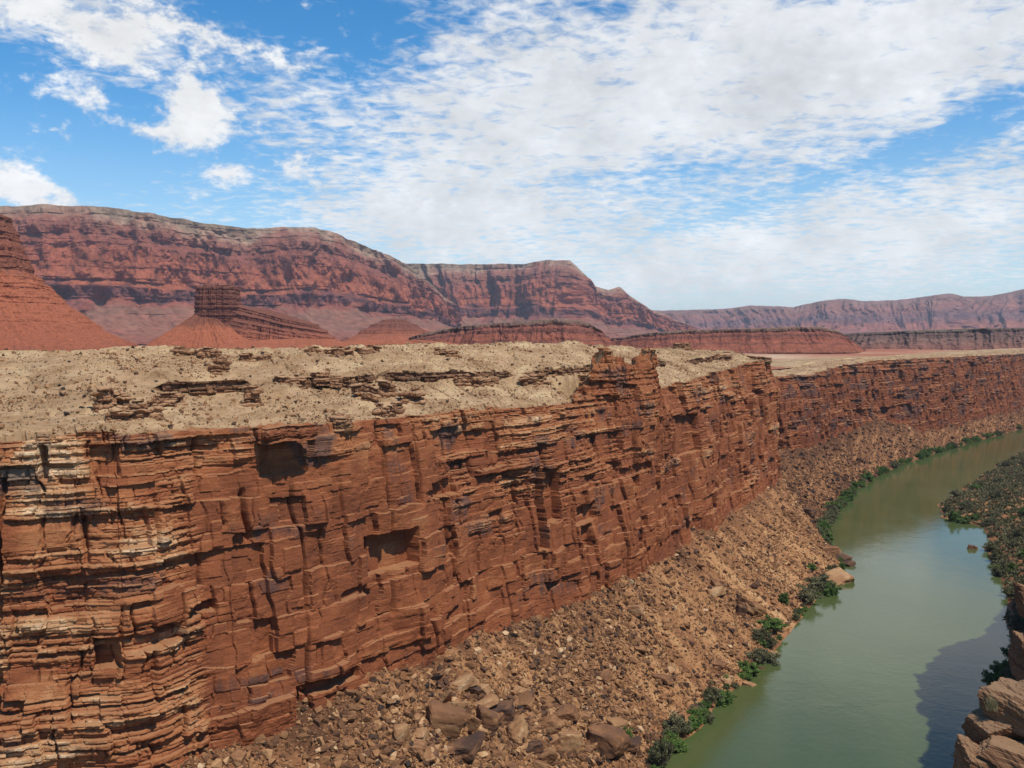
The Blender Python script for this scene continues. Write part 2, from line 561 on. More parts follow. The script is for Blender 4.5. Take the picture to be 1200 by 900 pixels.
# rim x, y, z | height of the wall's foot | bank x, y
LEFT = np.array([
    (-900, 60, -22, -108, -760, -120), (-500, 120, -22, -108, -420, 20), (-260, 186, -22, -108, -200, 80), (-160, 205, -23, -108, -100, 110),
    (-113, 208, -23.4, -108, -55, 140), (-88, 214, -22.4, -108, -30, 160), (-80, 230, -22.6, -107, -18, 185), (-68, 240, -23, -107, -10, 200),
    (-55, 253, -23.5, -107, 5, 220), (-25, 303, -24.8, -107, 30, 268), (5, 347, -26, -110, 57, 314), (50, 419, -27.5, -113, 97, 380),
    (112, 541, -23, -117, 165, 498), (160, 630, -18, -115, 205, 572), (190, 684, -16, -114, 214, 626), (192, 712, -20, -113, 215, 632),
    (199, 775, -32, -112, 217, 642), (232, 865, -37, -115, 230, 680), (300, 945, -38, -119, 260, 745), (378, 1060, -31, -114, 312, 848),
    (440, 1122, -28, -107, 370, 942), (505, 1180, -27.5, -126, 429, 1027), (620, 1310, -28, -129, 560, 1185), (850, 1590, -29, -131, 778, 1426),
    (1200, 2100, -31, -131, 1150, 1950), (2500, 3700, -32, -131, 2450, 3500), (9000, 12500, -34, -131, 8900, 12300)], float)
SPLIT = 14                                                # node where the near wall ends


def resample(nodes, sig=5.0, k_px=0.0010, coarse=2.5, vis=None):
    """densely sampled path with a step that follows the distance from the eye"""
    seg = np.hypot(np.diff(nodes[:, 0]), np.diff(nodes[:, 1]))
    s = np.concatenate([[0], np.cumsum(seg)])
    t = np.arange(0, s[-1], 1.0)
    D = np.stack([np.interp(t, s, nodes[:, c]) for c in range(nodes.shape[1])], 1)
    D = np.stack([gsmooth(D[:, c], sig) for c in range(D.shape[1])], 1)
    out, x = [], 0.0
    while x < t[-1]:
        out.append(x)
        p = [np.interp(x, t, D[:, 0]), np.interp(x, t, D[:, 1])]
        d = math.hypot(p[0], p[1])
        az = math.degrees(math.atan2(p[0], p[1]))
        st = max(0.16, d * k_px)
        if abs(az) > 33 or d > 2300:
            st = max(st * 3, coarse)
        x += st
    out = np.array(out)
    Q = np.stack([np.interp(out, t, D[:, c]) for c in range(D.shape[1])], 1)
    Tg = np.stack([np.gradient(gsmooth(D[:, 0], 8)), np.gradient(gsmooth(D[:, 1], 8))], 1)
    Tg = np.stack([np.interp(out, t, Tg[:, 0]), np.interp(out, t, Tg[:, 1])], 1)
    Tg /= np.linalg.norm(Tg, axis=1)[:, None]
    return out, Q, Tg, s


def wall_disp(u, z, h, seed=0, big=1.0, thin=None, mass=0.0):
    """outward relief of the canyon wall; u along it, z height, h = 0 at the foot and 1 at the rim"""
    top = sstep(h, 0.80, 0.97)
    low = 1 - sstep(h, 0.12, 0.36)
    n_m = vn(u / 26, z / 11, seed + 40) * 0.7 + vn(u / 8, z / 5, seed + 41) * 0.3
    m = sstep(n_m, 0.60, 0.72)                                       # thin-bedded patches
    if thin is not None:
        m = np.maximum(m, thin * sstep(n_m, 0.22, 0.45))
    m = np.maximum(m, 0.8 * top * sstep(n_m, 0.25, 0.5))
    m = m * (1 - 0.75 * low) * (1 - mass)
    uw = u + 2.2 * fbm(u / 9, z / 9, 3, seed + 45)
    zw = z + 1.3 * fbm(u / 12, z / 8, 3, seed + 46)
    d = (1 - 0.65 * low) * (4.2 * fbm(u / 46, z / 90, 3, seed) + 1.5 * fbm(u / 12, z / 22, 3, seed + 7))
    r0, k0, dn0, up0, du0, fu0, fz0, q0 = bricks(uw, zw, 21.0, 17.0, seed + 50, True)
    r1, k1, dn1, up1, du1, fu1, fz1, q1 = bricks(uw, zw, 9.0, 9.0, seed + 60, True)
    r2, k2, dn2, up2, du2, fu2, fz2, q2 = bricks(u + 0.4 * (uw - u), z + 0.35 * (zw - z), 3.0, 5.0, seed + 70, True)
    r3, k3, dn3, up3, du3 = bricks(u, z, 0.95, 3.4, seed + 80)
    pl = big * (1 - 0.8 * low)
    # plates of rock split off along joints: each has its own stand-out and its own slight turn
    def few(r):                                            # most near zero, a few large
        q = 2 * r - 1
        return 0.5 * (0.25 * q + 0.75 * q ** 3)
    d += pl * (few(r0) * 3.6 + (q0 - 0.5) * 3.4 * fu0 + (r0 - 0.5) * 1.4 * fz0)
    d += pl * (few(r1) * 2.9 + few(q1) * 2.6 * fu1 - 2.6 * (r1 > 0.93) + 0.5 * fz1 * (q1 - 0.3))
    blk = sstep(vn(u / 15, z / 10, seed + 44), 0.36, 0.66) * (1 - 0.75 * mass)                  # where the plates are broken into blocks
    d += few(r2) * (0.45 + 0.6 * blk + 0.7 * m) * (1 - 0.5 * low) + few(q2) * 0.9 * fu2 * (0.3 + 0.7 * blk) + (k2 - 0.5) * (0.07 * (1 - mass) + 0.14 * blk + 1.3 * m)
    d += (k3 - 0.5) * (0.03 + 1.15 * m) + (r3 - 0.5) * (0.05 + 0.55 * m)
    e2 = np.minimum(dn2, up2)
    e3 = np.minimum(dn3, up3)
    d -= (0.50 - 0.42 * mass) * np.exp(-(e2 / 0.22) ** 2) * sstep(vn(u / 9, z / 3, seed + 91), 0.52, 0.80)
    d -= 0.45 * np.exp(-(e3 / 0.16) ** 2) * m * vn(u / 5, z, seed + 92)
    d -= (0.75 - 0.62 * mass) * np.exp(-(du2 / 0.2) ** 2) * sstep(vn(u / 6, z / 4, seed + 93), 0.55, 0.8)
    d -= 0.30 * np.exp(-(du3 / 0.15) ** 2) * m
    d -= (1.5 - 0.9 * mass) * np.exp(-(du1 / 0.3) ** 2) * sstep(vn(u / 11, z / 8, seed + 94), 0.5, 0.78)
    # long vertical fractures and chimneys
    uu = u / 15.0 + 0.25 * fbm(u / 17, z / 20, 2, seed + 95)
    i = np.floor(uu)
    c = i + 0.2 + 0.6 * h2(i, 0, seed + 96)
    dist = np.abs(uu - c) * 15
    d -= (2.8 * np.exp(-(dist / 0.5) ** 2) + 0.35 * np.exp(-(dist / 2.0) ** 2)) * sstep(vn(i * 3.7, z / 15, seed + 97), 0.52, 0.78)
    rough = 0.5 + sstep(vn(u / 9, z / 7, seed + 48), 0.35, 0.7)
    d += (0.17 + 0.20 * m) * rough * fbm(u / 2.4, z / 1.7, 4, seed + 98) + (0.07 + 0.15 * m) * (ridged(u / 1.1, z / 0.9, 3, seed + 47) - 0.5)
    d += low * (0.8 * fbm(u / 6, z / 3.0, 4, seed + 99) + 0.45 * (ridged(u / 3.2, z / 1.8, 3, seed + 49) - 0.5))
    tone = 0.43 + 0.10 * (r2 - 0.5) + 0.13 * (r1 - 0.5) + 0.10 * (r0 - 0.5) + (k2 - 0.5) * (0.04 + 0.2 * m) + (k3 - 0.5) * 0.28 * m + (r3 - 0.5) * 0.16 * m
    tone = tone + 0.12 * fbm(u / 24, z / 12, 3, seed + 33) + 0.09 * top - 0.05 * low + 0.05 * m
    # pale bleached edges above some bedding planes
    tone = tone + 0.30 * np.exp(-(dn2 / 0.35) ** 2) * sstep(vn(u / 8, z / 3, seed + 31), 0.60, 0.85)
    varn = 0.0 + 0.55 * sstep(vn(u / 16, z / 8, seed + 21), 0.50, 0.85) + 0.40 * (r2 - 0.5) + 0.25 * (r1 - 0.5) + 0.18 * (k2 - 0.5) - 0.5 * low + 0.18 * top + 0.12 * m
    return d, tone, varn


def batter(h):
    """set-back of the wall from its foot (0) to the rim (1), as a share"""
    return np.interp(h, [0, 0.14, 0.24, 0.50, 0.80, 0.86, 0.94, 1.0], [-0.12, 0.16, 0.28, 0.50, 0.72, 0.80, 0.92, 1.0])


PIN = [(668, 476), (676, 468), (682, 458), (689, 450), (693, 440), (698, 432), (702, 414), (705, 406), (712, 404), (719, 407), (723, 413), (729, 412), (735, 416), (738, 422),
       (743, 424), (747, 416), (750, 406), (757, 404), (763, 407), (767, 414), (771, 430), (775, 446), (784, 456)]


def rim_bump(u, Q):
    """height added to the rim where its pinnacles stand"""
    px, _ = project(np.stack([Q[:, 0] + 1.0, Q[:, 1], Q[:, 2]], -1))
    py = np.interp(px, [p[0] for p in PIN], [p[1] for p in PIN])
    py = np.maximum(py + 4.0 + 4.0 * (h2(np.floor(u / 2.3), 0, 61) - 0.5) + 3.0 * (h2(np.floor(u / 0.9), 0, 62) - 0.5), 407)
    zt = np.array([ray(x, y)[2] for x, y in zip(px, py)]) * Q[:, 1]
    ok = (px > PIN[0][0]) & (px < PIN[-1][0]) & (Q[:, 1] < 560) & (Q[:, 1] > 250)
    return np.where(ok, np.maximum(zt - Q[:, 2], 0), 0.0)


def rim_height(u, zr):
    i = np.floor(u / 8.0 + 0.3 * fbm(u / 8, u * 0, 2, 3))
    j = np.floor(u / 2.9)
    return zr + 1.5 * (h2(i, 0, 5) - 0.5) + 0.9 * (h2(j, 0, 6) - 0.5) + 0.9 * fbm(u / 30, u * 0, 2, 8)


def make_wall(u, Q, Tg, rows, side=1, seed=0, depth=13.0, feats=(), thin=None, big=1.0, cream=None, mass=None):
    """returns vertices (nu, rows, 3), tone, varn, and the displaced rim and foot lines"""
    N = np.stack([Tg[:, 1], -Tg[:, 0]], 1) * side
    zr = np.maximum(rim_height(u, Q[:, 2]), Q[:, 2] + rim_bump(u, Q)) if side == 1 else Q[:, 2] + 4 * fbm(u / 25, u * 0, 3, 9)
    zb = Q[:, 3] - 14.0
    hh = np.linspace(0, 1, rows)
    U = np.broadcast_to(u[:, None], (len(u), rows))
    Z = zb[:, None] + (zr - zb)[:, None] * hh[None, :]
    H = np.broadcast_to(hh[None, :], Z.shape)
    base_off = depth * (1 - batter(H))
    th = thin(U, Z) if thin else None
    d, tone, varn = wall_disp(U, Z, H, seed, big, th, mass(U, Z) if mass else 0.0)
    if cream is not None:
        tone = tone + cream(U, Z)
    X0 = Q[:, 0][:, None] + N[:, 0][:, None] * base_off
    Y0 = Q[:, 1][:, None] + N[:, 1][:, None] * base_off
    if len(feats):
        px, py = project(np.stack([X0, Y0, Z], -1))
        for (x0, y0, x1, y1, amt) in feats:
            # corner places on the wall -> a block in the wall's own (u, z)
            q = []
            for (a, b) in ((x0, y0), (x1, y0), (x0, y1), (x1, y1)):
                k = np.argmin((px - a) ** 2 + (py - b) ** 2)
                q.append((U.flat[k], Z.flat[k]))
            ua, ub = (q[0][0] + q[2][0]) / 2, (q[1][0] + q[3][0]) / 2
            za, zb_ = (q[2][1] + q[3][1]) / 2, (q[0][1] + q[1][1]) / 2
            wob = 0.5 * fbm(U / 2.5, Z / 2.5, 3, int(x0) + 5)
            ins = np.minimum(np.minimum(U - ua, ub - U), np.minimum(Z - za, zb_ - Z)) + wob
            k = sstep(ins, -0.12, 0.22)
            d = d * (1 - 0.6 * k) + amt * k
    X = X0 + N[:, 0][:, None] * d
    Y = Y0 + N[:, 1][:, None] * d
    # break the bedding planes a little so that no bed is ruler-straight
    Zd = Z + 0.10 * fbm(U / 1.3, Z / 1.1, 3, seed + 3)
    V = np.stack([X, Y, Zd], -1)
    return V, tone, varn, zr


FEATS = [(300, 512, 356, 556, -1.1), (430, 622, 485, 668, -3.6), (110, 748, 143, 785, -4.0),
         (143, 742, 190, 762, -1.6), (178, 688, 215, 730, 1.6), (181, 732, 212, 752, -2.2), (215, 705, 252, 719, -2.0),
         (627, 545, 634, 645, -5.0), (634, 548, 652, 612, -3.0), (500, 562, 536, 582, -2.6), (670, 590, 695, 612, -2.0),
         (676, 614, 690, 642, -2.0), (705, 480, 717, 547, -1.5), (345, 790, 420, 806, -2.4), (346, 812, 366, 838, -2.4),
         (795, 486, 816, 532, -3.2), (849, 430, 862, 462, -2.6), (876, 430, 886, 462, -2.6), (46, 522, 56, 562, -3.6),
         (105, 522, 140, 560, -2.4), (560, 545, 626, 551, 1.6), (517, 632, 532, 652, -1.8), (180, 500, 288, 512, 1.6),
         (590, 790, 640, 800, -1.6), (720, 545, 760, 556, -1.4), (735, 558, 748, 572, -2.0), (0, 560, 6, 690, -2.5),
         (245, 610, 258, 640, 1.2), (330, 640, 352, 668, 1.0), (488, 672, 516, 712, 1.2), (400, 690, 430, 700, -1.2)]

uL, QL, TL, sL = resample(LEFT, 4.0, 0.00095)
u_split = sL[SPLIT] + 14
near = uL <= u_split + 1e-6
farm = uL >= uL[near][-1] - 1e-6
u_left_but = sL[6]


def thin_near(U, Z):
    # the left buttress is thin-bedded from top to bottom, the middle wall is massive lower down
    a = (1 - sstep(U, u_left_but - 6, u_left_but + 2)) * 0.9
    b = sstep(U, sL[9] - 10, sL[9] + 6) * (1 - sstep(U, sL[11] - 20, sL[11])) * sstep(Z, -66, -50) * 0.9
    c = sstep(U, sL[10] + 10, sL[10] + 20) * (1 - sstep(U, sL[11] + 25, sL[11] + 45)) * sstep(Z, -32, -25)
    return np.maximum(np.maximum(a, b), c)


def mass_near(U, Z):
    # broad smooth slabs: the middle of the wall from the left buttress to the thin beds, and its lower half farther right
    a = sstep(U, sL[6] - 3, sL[6] + 5) * (1 - sstep(U, sL[9] - 14, sL[9])) * (1 - sstep(Z, -36, -29))
    b = sstep(U, sL[9] - 14, sL[9]) * (1 - sstep(Z, -72, -60)) * (1 - sstep(U, sL[12], sL[13]))
    return 0.92 * np.maximum(a, b)


def cream_near(U, Z):
    a = (1 - sstep(U, u_left_but - 8, u_left_but)) * 0.20 * sstep(vn(U / 14, Z / 6, 77), 0.3, 0.7)
    return a + 0.06 * sstep(vn(U / 10, Z / 4, 79), 0.6, 0.8)


nu_ = int(near.sum())
V, tone, varn, zrN = make_wall(uL[near], QL[near], TL[near], 440, 1, 0, 13.0, FEATS, thin_near, 1.0, cream_near, mass_near)
struct('canyon_wall', mesh_np('canyon_wall', V.reshape(-1, 3), grid_faces(nu_, 440), M_CLIFF,
                              {'tone': tone, 'varn': varn}), 'near red sandstone canyon wall with ledges and fallen-out slabs')
WALL_NEAR = V
nf_ = int(farm.sum())
Vf, tone, varn, zrF = make_wall(uL[farm], QL[farm], TL[farm], 210, 1, 0, 13.0, (), None, 1.5)
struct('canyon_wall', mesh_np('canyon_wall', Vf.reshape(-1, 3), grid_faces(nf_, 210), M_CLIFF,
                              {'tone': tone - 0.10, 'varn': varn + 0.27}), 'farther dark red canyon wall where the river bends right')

# ------------------------------------------------------------------ top of the left rim: soil slope, ledge band, crest
D_IN = np.array((-0.55, 0.835))
sL_cr = sL


def make_plateau(u, Vw, seed, rows, bump=0.0):
    edge = Vw[:, -1, :]                                     # displaced rim
    zr = edge[:, 2]
    n = len(u)
    zs_ = gsmooth(zr - bump, 22)
    crest = np.interp(u, [sL[k] for k in (3, 5, 8, 9, 10, 11, 12, 13, 14, 16, 18, 22, 23)],
                      [-6.5, -5.0, -4.0, -3.9, -3.8, -3.6, -7.0, -9.5, -11.5, -28, -35, -27, -27])
    crest = crest + 0.7 * fbm(u / 45, u * 0, 3, seed + 1)
    crest = np.maximum(crest, zs_ + 0.5)
    Wc = np.interp(u, [sL[k] for k in (3, 8, 10, 11, 13, 15, 22)], [120, 95, 80, 60, 50, 45, 60])
    W1 = Wc * (0.42 + 0.10 * fbm(u / 22, u * 0, 3, seed + 2))
    hl = 3.4 * sstep(fbm(u / 26, u * 0, 2, seed + 3) + 0.10 + 0.4 * (sstep(u, sL[8], sL[9]) * (1 - sstep(u, sL[14], sL[15]))), 0.05, 0.5)
    hl = np.minimum(hl, 0.35 * (crest - zs_))
    n1, n2, n3 = int(rows * 0.36), int(rows * 0.16), int(rows * 0.40)
    n4 = rows - n1 - n2 - n3
    s1 = np.linspace(0, 1, n1) ** 1.3
    s3 = np.linspace(0, 1, n3 + 1)[1:]
    s2 = np.linspace(0, 1, n2 + 1)[1:]
    s4 = np.linspace(0, 1, n4 + 1)[1:]
    zmid = zs_ + (crest - hl - zs_) * 0.46
    w = np.concatenate([W1[:, None] * s1, np.repeat(W1[:, None], n2, 1), W1[:, None] + (Wc - W1)[:, None] * s3,
                        Wc[:, None] + 160 * s4[None, :] ** 1.3], 1)
    z = np.concatenate([zr[:, None] + (zmid - zr)[:, None] * s1, zmid[:, None] + hl[:, None] * s2,
                        (zmid + hl)[:, None] + (crest - zmid - hl)[:, None] * (1 - (1 - s3) ** 1.5),
                        crest[:, None] + (-35 - crest)[:, None] * s4[None, :] ** 1.6], 1)
    step = np.concatenate([np.zeros(n1), np.ones(n2), np.zeros(n3 + n4)])[None, :] * np.ones((n, 1))
    U = np.broadcast_to(u[:, None], w.shape)
    # relief of the ledge band
    r2, k2, dn2, up2, du2 = bricks(U, z, 0.75, 2.6, seed + 20)
    r1, k1, _, _, du1 = bricks(U, z, 1.9, 5.0, seed + 25)
    rel = (1.6 * (k2 - 0.5) + 1.4 * (r2 - 0.5) + 2.2 * (r1 - 0.5)) * (hl[:, None] > 0.6)
    w2 = w - rel * step * np.minimum(1, hl[:, None] / 2)
    fade = sstep(w, 0.0, 3.0)
    knolls = (1.7 * fbm(U / 24, w / 20, 4, seed + 30) + 0.38 * fbm(U / 3.5, w / 3.5, 4, seed + 31)) * fade
    # small broken treads on the slope
    tread = sstep(fbm(U / 9, w / 4, 4, seed + 35), 0.14, 0.18) * 0.75 * fade * (1 - step)
    z2 = z + (knolls + tread) * (1 - 0.7 * step)
    es = np.stack([gsmooth(edge[:, c] - (bump if c == 2 else 0), 22) for c in range(3)], 1)
    fb = sstep(w, 0.0, 5.0)
    z2 = z2 + (es[:, 2] - edge[:, 2])[:, None] * fb * (1 - sstep(w, W1[:, None] * 0.7, W1[:, None]))
    X = edge[:, 0][:, None] + (es - edge)[:, 0][:, None] * fb + D_IN[0] * w2
    Y = edge[:, 1][:, None] + (es - edge)[:, 1][:, None] * fb + D_IN[1] * w2
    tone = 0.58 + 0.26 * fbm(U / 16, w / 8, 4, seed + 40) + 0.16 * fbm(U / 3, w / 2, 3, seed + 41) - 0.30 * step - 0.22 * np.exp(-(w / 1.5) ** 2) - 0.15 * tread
    tone = tone + 0.12 * sstep(w, Wc[:, None] * 0.7, Wc[:, None])
    rows_rock = (n1 - 1, n1 + n2)
    return np.stack([X, Y, z2], -1), tone, rows_rock


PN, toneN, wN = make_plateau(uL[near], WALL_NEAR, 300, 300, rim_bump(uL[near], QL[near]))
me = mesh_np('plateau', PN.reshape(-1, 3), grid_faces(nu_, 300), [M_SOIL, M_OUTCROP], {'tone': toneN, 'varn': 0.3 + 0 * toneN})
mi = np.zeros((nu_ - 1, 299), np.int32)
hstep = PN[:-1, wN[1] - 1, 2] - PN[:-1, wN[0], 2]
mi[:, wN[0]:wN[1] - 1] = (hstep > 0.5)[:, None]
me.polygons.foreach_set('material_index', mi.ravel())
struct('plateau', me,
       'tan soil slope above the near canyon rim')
PF, toneF, wF = make_plateau(uL[farm], Vf, 300, 90)
struct('plateau', mesh_np('plateau', PF.reshape(-1, 3), grid_faces(nf_, 90), M_SOIL, {'tone': toneF}),
       'pale flat rim above the farther canyon wall')

# the desert plain behind, out to the horizon
pu = np.linspace(0, uL[-1], 700)
px_ = np.interp(pu, uL, QL[:, 0]) + D_IN[0] * 60
py_ = np.interp(pu, uL, QL[:, 1]) + D_IN[1] * 60
px_, py_ = gsmooth(px_, 10), gsmooth(py_, 10)
rr = np.hypot(px_, py_)
tt = np.concatenate([[0], np.geomspace(30, 45000, 110)])
rad = rr[:, None] + tt[None, :]
PX, PY = px_[:, None] / rr[:, None] * rad, py_[:, None] / rr[:, None] * rad
PZ = -33.5 + 2.5 * fbm(PX / 160, PY / 160, 4, 77) * sstep(tt, 20, 300)[None, :] - 0.0004 * tt[None, :]
tonep = 0.5 + 0.3 * fbm(PX / 240, PY / 420, 4, 78)
struct('ground', mesh_np('ground', np.stack([PX, PY, PZ], -1).reshape(-1, 3), grid_faces(700, len(tt)), M_PLAIN, {'tone': tonep}, True),
       'flat red and cream desert plain')

# ------------------------------------------------------------------ talus aprons on the left bank
def make_talus(u, Q, Tg, rows, seed, side=1, depth=13.0, inset=7.0, over=1.08, pz=(0, 0.56, 0.90, 0.985, 1.0, 1.03, 1.06)):
    N = np.stack([Tg[:, 1], -Tg[:, 0]], 1) * side
    foot = Q[:, :2] + N * (depth - inset)
    bank = Q[:, 4:6]
    zf = Q[:, 3] + 11.5 + 4.0 * fbm(u / 30, u * 0, 3, seed)
    L = np.hypot(*(bank - foot).T)
    s = np.linspace(0, over, rows)
    S = np.broadcast_to(s[None, :], (len(u), rows))
    U = np.broadcast_to(u[:, None], S.shape)
    wob = (0.045 * fbm(u / 22, u * 0, 3, seed + 4))[:, None] * sstep(S, 0.5, 1.0)
    X = foot[:, 0][:, None] + (bank - foot)[:, 0][:, None] * (S + wob)
    Y = foot[:, 1][:, None] + (bank - foot)[:, 1][:, None] * (S + wob)
    prof = np.interp(s, [0, 0.5, 0.85, 0.97, 1.0, 1.08, 1.3], pz)
    Z = zf[:, None] + (ZW - zf)[:, None] * prof[None, :]
    Wm = S * L[:, None]
    f = sstep(S, 0.0, 0.1) * (1 - sstep(S, 0.93, 1.0) * 0.85)
    Z = Z + f * (1.6 * fbm(U / 16, Wm / 30, 4, seed + 10) + 0.8 * fbm(U / 5, Wm / 5, 4, seed + 11)
                 + 1.3 * np.maximum(0, fbm(U / 2.0, Wm / 2.0, 3, seed + 12) - 0.08))
    tone = 0.47 + 0.28 * fbm(U / 14, Wm / 40, 4, seed + 14) + 0.30 * fbm(U / 6, Wm / 50, 3, seed + 16) + 0.16 * fbm(U / 2, Wm / 2, 3, seed + 15)
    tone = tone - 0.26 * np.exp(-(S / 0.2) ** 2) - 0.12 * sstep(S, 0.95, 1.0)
    return np.stack([X, Y, Z], -1), tone, S


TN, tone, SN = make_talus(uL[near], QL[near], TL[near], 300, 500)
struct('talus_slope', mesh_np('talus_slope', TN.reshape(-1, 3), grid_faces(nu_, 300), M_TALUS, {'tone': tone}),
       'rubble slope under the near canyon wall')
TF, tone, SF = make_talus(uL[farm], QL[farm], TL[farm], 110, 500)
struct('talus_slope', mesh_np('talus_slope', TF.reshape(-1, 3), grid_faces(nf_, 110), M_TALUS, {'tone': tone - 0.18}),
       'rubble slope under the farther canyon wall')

# ------------------------------------------------------------------ right (near) side: rim off to the right of the view
RIGHT = np.array([
    (20, -260, -24, -95, -60, -260), (40, -60, -24, -95, -10, -60), (44, 40, -26, -95, 22, 80), (49.5, 73, -29, -95, 55, 135), (62, 92, -27, -95, 70, 160),
    (94, 132, -26, -95, 96, 215), (150, 205, -26, -96, 140, 290), (182, 270, -22, -98, 168, 330), (217, 335, -19, -98, 192, 372),
    (266, 395, -22, -98, 222, 412), (318, 455, -23, -98, 270, 505), (380, 560, -23, -98, 300, 583), (450, 660, -23, -98, 348, 684),
    (500, 740, -23, -98, 332, 722), (560, 830, -24, -100, 352, 768), (640, 950, -25, -104, 462, 928), (800, 1180, -26, -110, 620, 1140),
    (1050, 1500, -28, -116, 860, 1440), (1700, 2300, -30, -120, 1500, 2150), (9600, 12000, -32, -120, 9300, 12000)], float)
uR, QR, TR, sR = resample(RIGHT, 6.0, 0.0016, 3.0)
keep = uR < sR[-2] + 400
uR, QR, TR = uR[keep], QR[keep], TR[keep]
VR, tone, varn, zrR = make_wall(uR, QR, TR, 220, -1, 900, 14.0, (), None, 1.5)
struct('canyon_wall', mesh_np('canyon_wall', VR.reshape(-1, 3), grid_faces(len(uR), 220), M_CLIFF, {'tone': tone, 'varn': varn}),
       'shaded canyon wall on the right bank')
TRt, tone, SR = make_talus(uR, QR, TR, 130, 940, -1, 14.0, pz=(0, 0.80, 0.955, 0.99, 1.0, 1.03, 1.06))
struct('talus_slope', mesh_np('talus_slope', TRt.reshape(-1, 3), grid_faces(len(uR), 130), M_TALUS, {'tone': tone - 0.1}),
       'dark rubble slope on the right bank')
edge = VR[:, -1, :]
wv = np.concatenate([[0], np.geomspace(2, 600, 40)])
X = edge[:, 0][:, None] + 0.85 * wv
Y = edge[:, 1][:, None] - 0.5 * wv
Zp = edge[:, 2][:, None] + 1.2 * fbm(X / 20, Y / 20, 4, 61) * sstep(wv, 0, 8)[None, :]
struct('plateau', mesh_np('plateau', np.stack([X, Y, Zp], -1).reshape(-1, 3), grid_faces(len(uR), len(wv)), M_SOIL,
                          {'tone': 0.5 + 0 * Zp}), 'tan rim behind the right bank')

# ------------------------------------------------------------------ river
wx, wy = [], []
lb = LEFT[:, 4:6]
rb = RIGHT[:, 4:6]
bm = bmesh.new()
vs = [bm.verts.new((x, y, ZW)) for x, y in ((-3000, -900), (12000, -900), (12000, 14000), (-3000, 14000))]
# strip between the banks, tucked under both slopes
bm.clear()
lp = [(p[0] - 18, p[1] + 6) for p in lb[1:-1]]
rp = [(p[0] + 16, p[1] - 6) for p in rb[0:-1]]
lt = np.linspace(0, 1, 60)


def along(pts, t):
    pts = np.array(pts)
    s = np.concatenate([[0], np.cumsum(np.hypot(*np.diff(pts, axis=0).T))])
    return np.stack([np.interp(t * s[-1], s, pts[:, 0]), np.interp(t * s[-1], s, pts[:, 1])], 1)


bm.free()
# one flat sheet: polygon of left bank then right bank back
poly = lp + [(2500, 3300)] + rp[::-1] + [(-420, -260)]
me = bpy.data.meshes.new('river')
me.from_pydata([(x, y, ZW) for x, y in poly], [], [list(range(len(poly)))])
me.materials.append(M_WATER)
struct('river', me, 'green brown river')

